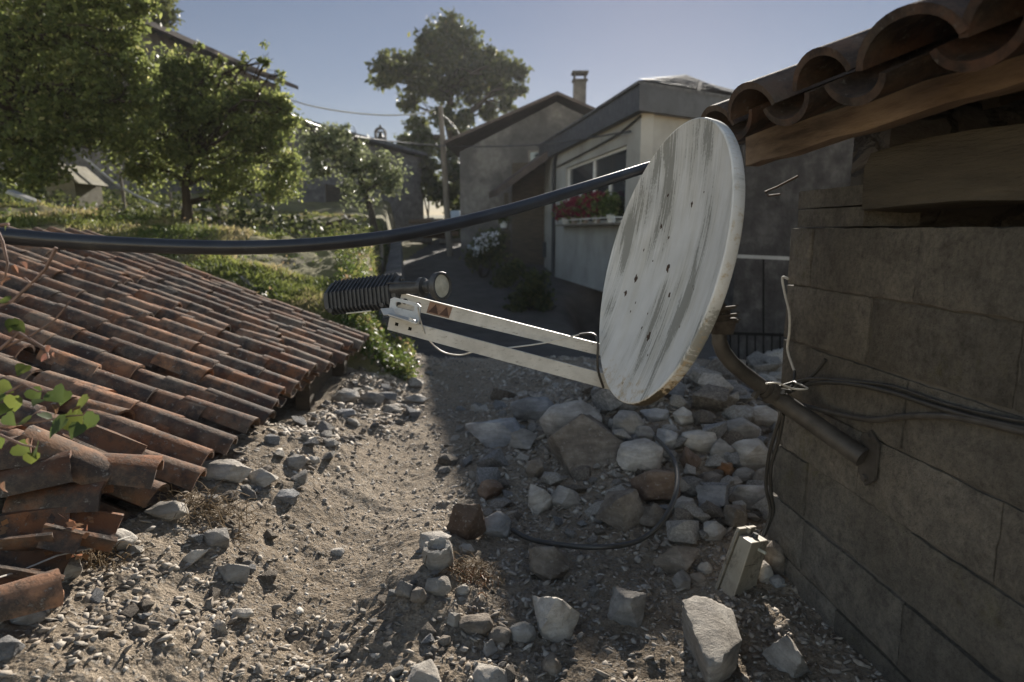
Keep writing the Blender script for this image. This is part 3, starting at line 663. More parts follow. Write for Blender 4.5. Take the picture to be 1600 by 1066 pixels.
LIST = [
 (724, 653, 820, 702, 'stoneE', 'broad flat blue grey boulder at the left edge of the rubble heap', dict(cuts=9, dmin=.4)),
 (796, 618, 872, 662, 'stoneE', 'smooth grey slab lying at the back left of the rubble heap', dict(round_=.6)),
 (842, 624, 940, 690, 'stoneA', 'long rounded boulder leaning behind the largest brown boulder', dict(round_=.5)),
 (962, 688, 1038, 742, 'stoneC', 'pale rounded stone resting against the right side of the largest boulder', dict(round_=.5)),
 (985, 732, 1062, 794, 'stoneD', 'dark rust brown rock inside the loop of black hose', dict(cuts=10, dmin=.45)),
 (930, 764, 1012, 828, 'stoneB', 'squarish brown rock above the black hose loop', dict(cuts=9, dmin=.45)),
 (996, 786, 1046, 832, 'stoneB', 'brown wedge of rock touching the inside of the black hose loop', dict(cuts=9)),
 (820, 756, 864, 806, 'stoneC', 'pale upright stone with a sloping top below the largest boulder', dict(tilt=-15)),
 (855, 758, 908, 800, 'stoneA', 'grey angular stone right of the pale upright stone', dict()),
 (796, 674, 842, 706, 'stoneA', 'dark triangular stone next to the broad flat boulder', dict(cuts=8, dmin=.4)),
 (820, 714, 850, 752, 'stoneB', 'narrow dark stone standing in the shadow under the largest boulder', dict()),
 (745, 748, 788, 784, 'stoneD', 'dark brown stone half sunk in the shaded dirt', dict()),
 (698, 782, 762, 848, 'stoneD', 'striped brown rock standing upright on the edge of the shadow', dict(cuts=9, dmin=.42, tilt=8)),
 (752, 800, 800, 848, 'stoneE', 'bluish stone leaning on the striped brown rock', dict()),
 (655, 832, 706, 864, 'stoneC', 'pale sunlit stone at the foot of the striped brown rock', dict()),
 (716, 850, 742, 868, 'stoneC', 'small flat pale stone right of the round concrete lump', dict()),
 (818, 848, 892, 912, 'stoneB', 'pale brown lumpy stone below the black hose', dict(rough=.06, tilt=20)),
 (832, 918, 906, 1004, 'stoneC', 'big pale jagged stone alone in the shaded foreground', dict(rough=.06, cuts=10, dmin=.45)),
 (795, 969, 838, 1006, 'stoneA', 'round grey cobble beside the pale jagged stone', dict(round_=1., cuts=5, rough=.02)),
 (847, 1022, 879, 1056, 'stoneB', 'round brown cobble nearest the bottom edge in the shade', dict(round_=.9, cuts=6, rough=.02)),
 (946, 920, 1012, 976, 'stoneA', 'dark flat topped stone between the jagged stone and the slab', dict(cuts=9)),
 (1020, 850, 1096, 902, 'stoneB', 'flat triangular stone left of the cream box', dict(cuts=8, dmin=.4)),
 (1050, 894, 1082, 924, 'stoneA', 'small grey stone in front of the flat triangular stone', dict()),
 (1088, 876, 1114, 900, 'stoneC', 'little pale stone touching the left side of the cream box', dict(round_=.6)),
 (1076, 896, 1104, 912, 'stoneB', 'little brown pebble just below the little pale stone', dict(round_=.7)),
 (1062, 672, 1122, 706, 'stoneC', 'pale oval stone lying on top of the heap right of the hose', dict(round_=.5)),
 (1106, 684, 1154, 734, 'stoneA', 'grey stone with a brown face beside the wide pale boulder', dict()),
 (1138, 684, 1206, 738, 'stoneC', 'wide pale boulder at the right of the heap near the block wall', dict(round_=.4)),
 (1064, 700, 1102, 746, 'stoneD', 'reddish triangular stone standing right of the hose', dict(cuts=8)),
 (1120, 722, 1148, 748, 'stoneF', 'small orange stone in the middle of the grey rubble', dict(round_=.5)),
 (1128, 744, 1160, 766, 'stoneC', 'small white stone just below the orange stone', dict()),
 (1146, 730, 1184, 762, 'stoneA', 'rounded grey stone right of the orange stone', dict(round_=.5)),
 (1176, 728, 1216, 772, 'stoneB', 'brown rounded boulder against the lower corner of the block wall', dict(round_=.4)),
 (1140, 756, 1210, 802, 'stoneA', 'long layered stone lying by the block wall above the cream box', dict(flat=.8)),
 (1090, 760, 1142, 806, 'stoneE', 'flat dark grey wedge below the white stone', dict(cuts=8, dmin=.42)),
 (1052, 776, 1090, 802, 'stoneC', 'pale little stone just outside the bend of the black hose', dict(round_=.4)),
 (1092, 738, 1130, 764, 'stoneB', 'brown stone between the reddish triangle and the orange stone', dict()),
 (1160, 632, 1222, 672, 'stoneC', 'smooth pale boulder under the bend of the mounting tube', dict(round_=.6)),
 (1130, 652, 1190, 694, 'stoneA', 'grey boulder below the smooth pale boulder', dict(round_=.3)),
 (1000, 636, 1046, 664, 'stoneE', 'blue white stone just under the lower edge of the dish', dict()),
 (956, 640, 1010, 686, 'stoneA', 'dark rounded boulder below the bottom of the dish', dict(round_=.4)),
 (1052, 636, 1082, 668, 'stoneC', 'pale pointed stone right of the bottom of the dish', dict()),
 (1084, 640, 1118, 668, 'stoneB', 'brown rough stone behind the pale oval stone', dict()),
 (990, 664, 1024, 694, 'stoneA', 'grey stone wedged above the pale rounded stone', dict()),
 (1022, 668, 1060, 710, 'stoneE', 'dark stone behind the upper end of the hose loop', dict()),
 (1098, 812, 1136, 850, 'stoneA', 'upright grey stone behind the cream box', dict()),
 (1126, 786, 1166, 832, 'stoneB', 'light brown sloping stone behind the top of the cream box', dict()),
 (1202, 1000, 1272, 1058, 'stoneA', 'dark slab of rock below the block wall, half in shadow', dict(cuts=8, tilt=25, dmin=.42)),
 (1182, 878, 1206, 916, 'stoneC', 'cracked pale stone just right of the cream box', dict(round_=.3)),
 (1196, 846, 1228, 900, 'stoneB', 'tall brown cobble leaning on the foot of the block wall', dict(round_=.7)),
 (1202, 900, 1226, 920, 'stoneE', 'small white flecked stone at the foot of the block wall', dict()),
 (334, 876, 390, 912, 'stoneC', 'sharp grey stone alone on the sunlit path with a dark shadow', dict(cuts=9)),
 (282, 854, 324, 884, 'stoneC', 'blocky pale stone left of the sharp grey stone', dict(cuts=9)),
 (314, 826, 362, 858, 'stoneA', 'flat topped grey stone below the dry straw by the eave', dict()),
 (158, 828, 214, 864, 'stoneC', 'pale cobble beside the broken edge of the tiled roof', dict(round_=.6)),
 (92, 870, 132, 908, 'stoneC', 'pale stone next to the fallen pink tile', dict()),
 (226, 782, 292, 814, 'stoneC', 'long flat pale stone close to the lower roof tiles', dict(flat=.9)),
 (312, 720, 392, 756, 'stoneC', 'large flat pale stone lying against the eave', dict(flat=.9)),
 (388, 732, 434, 760, 'stoneC', 'pale flat stone right of the large flat stone by the eave', dict()),
 (424, 764, 468, 788, 'stoneE', 'small dark edged stone in the sun right of the eave stones', dict()),
 (634, 1034, 690, 1072, 'stoneC', 'pale block at the bottom edge in the sun', dict(cuts=9)),
 (726, 1040, 796, 1078, 'stoneC', 'wide pale rock at the bottom edge where the shadow begins', dict()),
 (716, 962, 772, 992, 'stoneB', 'earth coloured boulder half buried at the shadow edge', dict(round_=.5)),
 (762, 980, 800, 1008, 'stoneB', 'brown cobble left of the round grey cobble', dict(round_=.5)),
 (14, 944, 72, 982, 'stoneA', 'long grey rock by the lower left corner below the fallen tile', dict(flat=.8)),
 (-20, 996, 26, 1040, 'stoneE', 'blue white stone cut off by the left edge of the picture', dict()),
 (618, 908, 652, 938, 'stoneA', 'dark sharp stone left of the round concrete lump', dict(tilt=30)),
 (664, 902, 706, 932, 'stoneC', 'knobbly pale stone just below the round concrete lump', dict(rough=.06)),
 (642, 918, 668, 946, 'stoneB', 'small brown stone left of the knobbly pale stone', dict()),
 (712, 914, 734, 932, 'stoneC', 'small cream stone right of the knobbly pale stone', dict(round_=.5)),
 (698, 956, 722, 982, 'stoneC', 'small upright stone with a pale face on the sunlit dirt', dict()),
 (684, 994, 704, 1012, 'stoneB', 'small brown wedge near the bottom in the sun', dict()),
 (750, 1002, 778, 1028, 'stoneA', 'grey pointed stone just inside the sunlit edge', dict(cuts=8)),
 (738, 1034, 748, 1046, 'stoneC', 'tiny pale stone above the wide pale rock', dict()),
 (630, 616, 668, 632, 'stoneC', 'flat pale stone on the far edge of the shadow', dict(flat=.8)),
 (560, 612, 602, 634, 'stoneA', 'flat dark stone in the far strewn stones near the bank', dict(flat=.8)),
 (520, 606, 562, 632, 'stoneA', 'grey far stone in front of the end of the tiled roof', dict()),
 (520, 640, 556, 654, 'stoneE', 'thin dark slab lying on the far sunlit stones', dict(flat=.8)),
 (474, 712, 500, 726, 'stoneC', 'flat pale stone in the strip of stones along the far eave', dict()),
 (446, 712, 478, 736, 'stoneA', 'grey block in the strip of stones along the far eave', dict()),
 (355, 950, 398, 968, 'stoneC', 'low pale oval stone on the sunlit path below the sharp stone', dict(flat=.7, round_=.4)),
 (332, 968, 358, 992, 'stoneC', 'small pale wedge standing on the sunlit path', dict(cuts=8)),
 (515, 856, 540, 868, 'stoneC', 'flat pale chip on the middle of the sunlit path', dict()),
 (196, 976, 232, 996, 'stoneB', 'tan stone in the gravel of the lower left foreground', dict()),
]
for i, (a, b, c, d, mt, lab, kw) in enumerate(LIST):
    stone(a, b, c, d, mt, lab, 100 + i, name='boulder' if (c - a) > 60 else 'stone', cat='boulder' if (c - a) > 60 else 'stone', **kw)

# round concrete lump with a hollow top
def hull_stone(name, pts, mat, label, seed, rough=.02, soft=.15):
    c = sum(pts, V()) / len(pts); v = hull_verts([p - c for p in pts], 5, rough, seed, soft); me = bpy.data.meshes.new(name)
    me.from_pydata(v.tolist(), [], ICO[5][1]); me.materials.append(M[mat]); me.polygons.foreach_set('use_smooth', np.ones(len(me.polygons), bool)); me.set_sharp_from_angle(angle=rad(38)); me.update()
    o = bpy.data.objects.new(name, me); COL.objects.link(o); o.location = c; STONES.append((c.x, c.y, .1)); return tag(o, label, 'boulder')
tp = [(1064, 936, 1.87), (1086, 930, 1.9), (1112, 934, 1.88), (1122, 965, 1.79), (1133, 1022, 1.625), (1128, 1036, 1.60), (1106, 1040, 1.59), (1086, 985, 1.74)]
pts = [P(*q) for q in tp]; pts += [p + V((.02, .02, -.16)) for p in pts[:3]] + [P(1146, 952, 1.88), P(1160, 1000, 1.74), P(1152, 1040, 1.66), P(1120, 1062, 1.60), P(1105, 1056, 1.59)] + [P(1150, 1000, 1.75) + V((0, 0, -.12)), P(1110, 1050, 1.62) + V((0, 0, -.1))]
hull_stone('boulder', pts, 'stoneC', 'long pale slab in front of the cream box with sun on its top', 901)
Yb_ = GP(905, 752).y
pts = [P(*q) for q in ((862, 680, Yb_ + .16), (908, 646, Yb_ + .28), (990, 702, Yb_ + .16), (964, 755, Yb_ + .02), (898, 752, Yb_), (854, 690, Yb_ + .36), (876, 746, Yb_ + .28), (930, 650, Yb_ + .62), (985, 694, Yb_ + .5), (960, 745, Yb_ + .5), (880, 668, Yb_ + .5))]
hull_stone('boulder', pts, 'stoneB', 'largest brown boulder, tilted and sharp edged, in the middle of the rubble heap', 902, .014, .0)
g = GP(684, 890); mb = MB(); r = .052; c0 = V((g.x, g.y + .04, g.z - .02))
rng = np.random.default_rng(5)
prof = [(0, .0), (0, r * .95), (.04, r * 1.02), (.085, r), (.098, r * .9), (.098, r * .68), (.08, r * .55), (.078, 0)]
mb.lathe(c0, V((-.05, -.12, 1)), prof, 26)
mb.v = [tuple(V(p) + V(rng.normal(size=3)) * .0025) for p in mb.v]
tag(mb.build('concrete_lump', M['stoneC'], origin=c0, smooth=40), 'round concrete lump with a ring shaped hollow top, in the sun', 'concrete lump')

# loose stones, copied from a set of prototypes
PROTO = []
for k in range(16):
    v = stone_verts(500 + k, 4, 7 + k % 5, .5 if k % 5 == 0 else 0, .02) * np.array([1, .7 + .04 * (k % 6), .42 + .05 * (k % 7)])
    me = bpy.data.meshes.new('loose_stone'); me.from_pydata(v.tolist(), [], ICO[4][1]); me.materials.append(M[('stoneA', 'stoneC', 'stoneB', 'stoneE', 'stoneC', 'stoneA', 'stoneB', 'stoneC')[k % 8]])
    me.polygons.foreach_set('use_smooth', np.ones(len(me.polygons), bool)); me.set_sharp_from_angle(angle=rad(28)); me.update(); PROTO.append(me)
def in_poly(x, y, poly):
    ins = False; j = len(poly) - 1
    for i in range(len(poly)):
        xi, yi = poly[i]; xj, yj = poly[j]
        if (yi > y) != (yj > y) and x < (xj - xi) * (y - yi) / (yj - yi) + xi: ins = not ins
        j = i
    return ins
def strew(poly, n, smin, smax, label, group, seed, sink=.25, sep=.8, lift=(0, 0)):
    rng = np.random.default_rng(seed); xs = [p[0] for p in poly]; ys = [p[1] for p in poly]; c = 0; t = 0
    while c < n and t < n * 40:
        t += 1
        px = rng.uniform(min(xs), max(xs)); py = rng.uniform(min(ys), max(ys))
        if not in_poly(px, py, poly): continue
        g = GP(px, py); s = (smin + (smax - smin) * rng.random() ** 2.2) * depth(g) / FPX / 2
        if any((g.x - q[0]) ** 2 + (g.y - q[1]) ** 2 < (sep * (s + q[2])) ** 2 for q in STONES): continue
        me = PROTO[int(rng.integers(len(PROTO)))]
        o = bpy.data.objects.new('loose_stone', me); COL.objects.link(o)
        o.location = (g.x, g.y, gz1(g.x, g.y) + s * (.45 - sink) + rng.uniform(*lift)); o.scale = (s, s, s * rng.uniform(.7, 1.2))
        o.rotation_euler = (rng.uniform(-.45, .45), rng.uniform(-.45, .45), rng.uniform(0, 6.28))
        tag(o, label, 'stone', group); STONES.append((g.x, g.y, s)); c += 1
strew([(940, 590), (1225, 570), (1225, 830), (1110, 850), (1060, 860), (1000, 760), (930, 640)], 112, 26, 78, 'one of the grey and brown stones packed between the boulders of the rubble heap', 'stones packed into the rubble heap', 31, .1, .5, (-.02, .05))
strew([(715, 630), (960, 590), (1000, 840), (800, 860), (690, 760)], 56, 16, 52, 'loose stone in the shaded dirt around the boulders left of the heap', 'loose stones around the shaded boulders', 32, .25, .7)
strew([(560, 590), (680, 580), (660, 660), (540, 700), (450, 770), (360, 800), (250, 830), (300, 760), (460, 660)], 50, 12, 44, 'pale flat stone in the sunlit strip of stones along the far eave', 'stones strewn along the eave', 33, .25, .7)
strew([(420, 1066), (560, 950), (660, 860), (720, 860), (780, 1000), (800, 1066)], 38, 12, 36, 'loose stone in the sunlit foreground below the round concrete lump', 'stones in the sunlit foreground', 34, .22, .7)
strew([(0, 1066), (60, 930), (260, 830), (420, 830), (440, 900), (200, 1010), (150, 1066)], 28, 12, 34, 'loose stone in the gravel between the sunlit path and the broken tiles', 'stones by the broken tiles', 35, .25, .7)
strew([(800, 860), (1050, 880), (1060, 1066), (820, 1066)], 10, 12, 26, 'loose stone in the shaded foreground between the jagged stone and the slab', 'stones in the shaded foreground', 36, .25, .8)

def build_gravel():
    rng = np.random.default_rng(44); bases = []
    for k in range(12):
        v = ICO[1][0].copy()[:]; 
        bv, bf = np.array(ICO[1][0]), ICO[1][1]
        for i in range(7):
            n = unit(rng.normal(size=3)); d = .3 + .45 * rng.random(); v = v - np.maximum(v @ n - d, 0)[:, None] * n
        bases.append(v * np.array([1, .75, .42]))
    F = np.array(ICO[1][1]); nv = len(bases[0])
    n = 85000
    Yp = 1.15 * (7.2 / 1.15) ** (rng.random(n) ** .95); X = -1.35 + 3.0 * rng.random(n)
    band = vnoise(X * 3, Yp * 3, 61) * .6 + .4 * vnoise(X * 9, Yp * 9, 62)
    center = np.exp(-((X + .55 - .05 * (Yp - 3)) / .38) ** 2) * ((Yp > 1.9))          # trodden middle of the path is finer
    keep = rng.random(n) < np.clip((band - .2) * 2.2, .2, 1) * (1 - .35 * center)
    X = X[keep]; Yp = Yp[keep]; n = len(X)
    center = center[keep]; s = (.0026 + .024 * rng.random(n) ** 6 * (1 - .4 * center)) * (1 - .12 * center) * np.clip(Yp / 2.6, .8, 1.8)
    Z = gz(X, Yp) + s * .08
    ang = rng.random(n) * 6.28; ca, sa = np.cos(ang), np.sin(ang); tl = rng.normal(size=(n, 2)) * .35
    which = rng.integers(0, 12, n); Bs = np.stack(bases)[which] * s[:, None, None] * np.stack([1 + .7 * rng.random(n), .8 + .4 * rng.random(n), .5 + .8 * rng.random(n)], 1)[:, None, :]
    x = Bs[..., 0] * ca[:, None] - Bs[..., 1] * sa[:, None]; y = Bs[..., 0] * sa[:, None] + Bs[..., 1] * ca[:, None]; z = Bs[..., 2] + tl[:, :1] * x + tl[:, 1:] * y
    v = np.stack([x + X[:, None], y + Yp[:, None], z + Z[:, None]], -1)
    faces = (np.arange(n)[:, None, None] * nv + F[None]).reshape(-1, 3); nf = len(F)
    me = bpy.data.meshes.new('gravel'); me.vertices.add(n * nv); me.vertices.foreach_set('co', v.reshape(-1).astype(np.float32))
    me.loops.add(len(faces) * 3); me.loops.foreach_set('vertex_index', faces.reshape(-1).astype(np.int32))
    me.polygons.add(len(faces)); me.polygons.foreach_set('loop_start', np.arange(0, len(faces) * 3, 3, dtype=np.int32)); me.update(calc_edges=True)
    a = me.attributes.new('rnd', 'FLOAT', 'FACE'); a.data.foreach_set('value', np.repeat(rng.random(n) ** 1.3, nf).astype(np.float32))
    me.materials.append(M['gravel']); o = bpy.data.objects.new('gravel', me); COL.objects.link(o); o['kind'] = 'stuff'
build_gravel()

def straw_tuft(px, py, w, h, n, label, seed, mat='straw'):
    g = GP(px, py); rng = np.random.default_rng(seed); mb = MB(); k = depth(g) / FPX
    for i in range(n):
        a = V((g.x + rng.normal() * w * k * .35, g.y + rng.normal() * w * k * .3, 0)); a.z = gz1(a.x, a.y) + rng.random() * h * k * .35
        d = V((rng.normal(), rng.normal(), rng.normal() * .35 + .15)).normalized() * (w * k * (.15 + .3 * rng.random()))
        mb.rnd = float(rng.random()); mb.tube([a, a + d * .5 + V((0, 0, .012)), a + d], [.0018, .0016, .0008], 4)
    tag(mb.build('dry_straw', M[mat], origin=g), label, 'straw')
straw_tuft(330, 806, 90, 40, 190, 'tangle of dry brown straw between the pale stones by the eave', 51)
straw_tuft(155, 882, 60, 30, 110, 'flat tuft of dry straw beside the fallen pink tile', 52)
straw_tuft(736, 900, 70, 40, 150, 'nest of dry stalks right of the round concrete lump', 53)
straw_tuft(735, 905, 50, 30, 60, 'loose dead leaves and stalks lying against the round concrete lump', 55, 'leaf_dry')

# ------------------------------------------------------------------ tiled shed on the left
EX, EZ = -1.37, -.94; SL = .384
dn = V((1, 0, -SL)).normalized(); nrm = V((SL, 0, 1)).normalized(); ev = V((0, 1, 0))
shed = thing('tiled_shed', 'low shed on the left under a long roof of weathered curved red tiles', 'shed', (-2.4, 3.6, -1.3))
mb = MB(); rng = np.random.default_rng(3); pitch = .186; slope_len = 2.42; nrow = 12; expo = slope_len / nrow
ncol = 27
for c in range(-1, ncol):
    y = 5.42 - c * pitch - .1
    sag = .02 * math.sin(y * 1.9)
    for r in range(nrow):
        o = V((EX, y, EZ + sag)) - dn * (expo * (nrow - r)); 
        if c >= 18 and r > 7 - (c > 22): continue
        j = rng.normal(size=6)
        ax = (ev + dn * j[0] * .06).normalized(); ay = (dn + ev * j[1] * .03 + nrm * (j[2] * .008 - .035)).normalized(); az = ax.cross(ay); az = az if az.z > 0 else -az
        lo = V((0, j[3] * .011, 0)) + dn * (j[4] * .022) + nrm * (.044 + .007 * j[5])
        if rng.random() < .06:
            lo = lo + dn * rng.uniform(.03, .09) + nrm * .008; ax = (ax + dn * rng.normal() * .16).normalized(); ay = (ay - ev * rng.normal() * .14).normalized()
        mb.rnd = float(rng.random()); mb.tile(o + lo, ax, ay, az, expo + .065 + (.05 * abs(j[0]) if r == nrow - 1 else 0), .118, .148, .012, .45)
        mb.rnd = float(rng.random()) * .8
        mb.tile(o + V((0, -pitch / 2, 0)) + nrm * (-.042 + .004 * j[3]) + dn * .02, ev, (dn + nrm * -.03).normalized(), nrm, expo + .05, .14, .12, .012, .36, flip=True)
roof = mb.build('roof', M['tile'], shed, smooth=35)
mb = MB()
for y in np.arange(1.6, 5.5, .55): mb.bar(V((EX - 2.2, y, EZ + 2.2 * SL - .115)), V((EX - .04, y, EZ - .085)), .07, .07)
mb.bar(V((EX - .12, 1.3, EZ - .07)), V((EX - .12, 5.42, EZ - .07)), .02, .09); mb.bar(V((EX - 2.26, 1.3, EZ + .76)), V((EX - 2.26, 5.4, EZ + .76)), .1, .12)
mb.build('roof_timber', M['wood_dark'], shed)
mb = MB(); mb.poly([V((EX - .35, 5.36, -1.7)), V((EX - 2.3, 5.36, -1.7)), V((EX - 2.3, 5.36, EZ + .73)), V((EX - .35, 5.36, EZ + .02))], V((0, -.25, 0)))
mb.box(V((EX - .45, 3.3, -1.4)), (.2, 0, 0), (0, 4.1, 0), (0, 0, .7)); mb.box(V((EX - 2.3, 3.2, -1.0)), (.2, 0, 0), (0, 4.3, 0), (0, 0, 1.5))
mb.build('wall', M['masonry_dark'], shed)
for y in (5.28, 4.35):
    mb = MB(); mb.box(V((EX - .08, y, -1.35)), (.1, 0, 0), (0, .1, 0), (0, 0, .72)); mb.build('post', M['wood_dark'], shed)
mb = MB(); mb.box(V((EX - .15, 4.85, -1.2)), (.03, 0, .0), (0, .8, 0), (0, 0, .2)); mb.build('board', M['wood_dark'], shed)

# ---- tiles that have slid off at the near end of that roof: each one lies loose
def loose_tile(p0, p1, Yl, Yr, width, label, seed, flip=False, roll=0., rnd=.6, lift=.0):
    a = P(p0[0], p0[1], Yl); b = P(p1[0], p1[1], Yr); d = (b - a); L = d.length; d.normalize()
    x = d.cross(V((0, 0, 1))).normalized(); z = x.cross(d); q = Matrix.Rotation(roll, 3, d); x = q @ x; z = q @ z
    mb = MB(); mb.rnd = rnd; mb.tile(a + V((0, 0, lift)), -x, d, z, L, width * .88, width, .013, .42, flip)
    rng = np.random.default_rng(seed); mb.v = [tuple(V(p) + V(rng.normal(size=3)) * .0015) for p in mb.v]
    return tag(mb.build('roof_tile', M['tile'], origin=(a + b) / 2, smooth=35), label, 'roof tile', 'loose tiles at the broken end of the roof')
TL = [
 ((25, 700), (165, 760), 1.85, 1.92, .19, 'reddish loose tile with a yellow tip lying across the slipped rows', dict(rnd=.75)),
 ((95, 668), (200, 715), 2.0, 2.05, .2, 'upturned tile showing its hollow side among the slipped rows', dict(flip=True, rnd=.6, lift=-.05)),
 ((135, 745), (245, 755), 1.92, 1.98, .19, 'rough grey red tile at the edge right of the slipped tile', dict(rnd=.4)),
 ((-60, 785), (120, 745), 1.72, 1.85, .18, 'long blackened tile laid skew over the broken eave', dict(rnd=.1)),
 ((20, 790), (165, 780), 1.78, 1.85, .17, 'dark tile with a pale cut end below the skew tile', dict(rnd=.3, lift=-.02)),
 ((-60, 830), (95, 815), 1.6, 1.68, .2, 'upturned trough tile catching dead leaves', dict(flip=True, rnd=.45, lift=-.06)),
 ((60, 800), (170, 825), 1.68, 1.75, .19, 'broken trough tile holding dry leaf litter', dict(flip=True, rnd=.5, lift=-.06)),
 ((60, 850), (120, 858), 1.62, 1.66, .12, 'narrow mauve tile fragment in the dark hole under the eave', dict(rnd=.8)),
 ((-50, 860), (90, 885), 1.5, 1.58, .18, 'curved tile half hidden in the dark hole at the left edge', dict(flip=True, rnd=.65, lift=-.05)),
 ((-60, 905), (40, 920), 1.4, 1.46, .16, 'tile edge showing just above the fallen pink tile', dict(flip=True, rnd=.6, lift=-.04)),
 ((-60, 965), (94, 925), 1.3, 1.42, .115, 'fallen pink tile lying by itself on the gravel', dict(rnd=1.0, roll=.35)),
 ((-90, 740), (60, 720), 1.75, 1.85, .18, 'grey tile at the left edge under the vine leaves', dict(rnd=.2)),
]
for i, (a, b, yl, yr, w, lab, kw) in enumerate(TL): loose_tile(a, b, yl, yr, w, lab, 70 + i, **kw)
# dead leaves caught in the broken tiles
rng = np.random.default_rng(9); pp = []
for i in range(60):
    q = P(rng.uniform(0, 150), rng.uniform(810, 870), 1.64 + rng.uniform(-.04, .1)); pp.append(tuple(q))
o = mesh_from_quads('dead_leaves', leaf_quads(np.array(pp), .035, rng, .7), 4, rng.random(60), M['leaf_dry']); o['kind'] = 'stuff'

# thin wire over the broken tiles
mb = MB(); mb.tube([P(-20, 908, 1.4), P(30, 893, 1.5), P(90, 868, 1.6), P(150, 855, 1.7), P(205, 838, 1.85)], .0022, 6)
tag(mb.build('thin_wire', M['white_cable'], origin=P(90, 868, 1.6)), 'thin pale wire stretched over the gravel beside the broken tiles', 'wire')

# ------------------------------------------------------------------ vine at the left edge
def vine():
    base = P(-60, 700, 1.3); t = thing('vine', 'leafy vine shoots reaching in front of the tiled roof at the left edge', 'vine', tuple(base)); rng = np.random.default_rng(8)
    mb = MB(); Yv = 1.25
    for line in ([(-60, 690), (0, 666), (64, 659), (110, 650), (140, 648)], [(-60, 570), (0, 546), (49, 524), (86, 500), (110, 470)], [(-10, 350), (4, 378), (12, 412), (8, 432), (-20, 470)],
                 [(88, 387), (71, 421), (49, 443), (38, 434)], [(49, 443), (20, 470), (-30, 490)], [(-60, 640), (0, 620), (36, 600), (60, 612), (90, 610)], [(-60, 680), (0, 680), (35, 695), (58, 700)], [(0, 546), (30, 520), (72, 545), (76, 560)], [(-30, 355), (14, 350)]):
        mb.tube([P(x, y, Yv + rng.uniform(-.015, .015)) for x, y in line], [.0035 - .0006 * i if i < 4 else .0012 for i in range(len(line))], 6)
    gv = V((base.x - .25, base.y - .05, gz1(base.x - .25, base.y))); mb.tube(smooth_path([gv - V((0, 0, .1)), gv + V((.05, 0, .3)), base, P(-60, 640, Yv), P(-60, 570, Yv), P(-40, 420, Yv), P(-30, 350, Yv)], 5), .006, 7)
    mb.build('stem', mat_vine, t, smooth=60)
    lb = MB()
    L = [(13, 349, 24, .7), (17, 507, 24, .2), (29, 511, 22, .6), (35, 577, 24, .75), (6, 606, 26, .7), (88, 617, 36, .15), (100, 620, 26, .1), (129, 631, 34, .8), (142, 657, 30, .25), (92, 666, 40, .1), (112, 659, 40, .7), (120, 672, 28, .15),
         (54, 616, 26, .3), (22, 629, 30, .65), (7, 640, 28, .3), (37, 659, 26, .75), (34, 702, 30, .6), (58, 704, 30, .5), (49, 715, 24, .7), (71, 651, 24, .2), (60, 628, 24, .4), (15, 655, 26, .2), (-8, 625, 30, .5), (136, 668, 26, .6),
         (24, 420, 20, .96), (37, 415, 20, .97), (10, 440, 24, .95), (71, 559, 22, 1.0), (76, 545, 18, .98), (85, 555, 14, .97), (8, 470, 20, .6), (84, 640, 24, .93), (120, 640, 22, .94), (46, 690, 18, .93), (0, 690, 22, .5), (8, 760, 24, .95)]
    for (x, y, s, r) in L:
        c = P(x, y, Yv + rng.uniform(-.03, .03)); k = s * depth(c) / FPX * .72
        n = (V(rng.normal(size=3)) * .55 + V((.1, -.75, .35))).normalized(); d = (V((rng.normal() * .6, 0, -1)) + V(rng.normal(size=3)) * .25); d = (d - n * d.dot(n)).normalized(); e = n.cross(d)
        if r > .92: k *= .75
        prof = [(0, 0, 0), (-.12, .28, .02), (.1, .62, .1), (.5, .62, .12), (.95, .3, .06), (1.3, 0, -.1), (.95, -.3, .06), (.5, -.62, .12), (.1, -.62, .1), (-.12, -.28, .02)]
        curl = (1 if r <= .92 else 3.2)
        vs = [c + (d * a + e * b * (1 if r <= .92 else .6) + n * h * curl) * k - d * k * .5 for (a, b, h) in prof] + [c + d * k * t - d * k * .5 for t in (.4, .85)]
        lb.rnd = r; lb.add(vs, [(0, 10, 2, 1), (10, 3, 2), (10, 11, 4, 3), (11, 5, 4), (0, 9, 8, 10), (10, 8, 7), (10, 7, 6, 11), (11, 6, 5)])
    lb.build('foliage', M['leaf_bright'], t, smooth=50)
mat_vine = mat_plain('vine_stem', (.16, .10, .075), .8, 0, .3, 30)
vine()

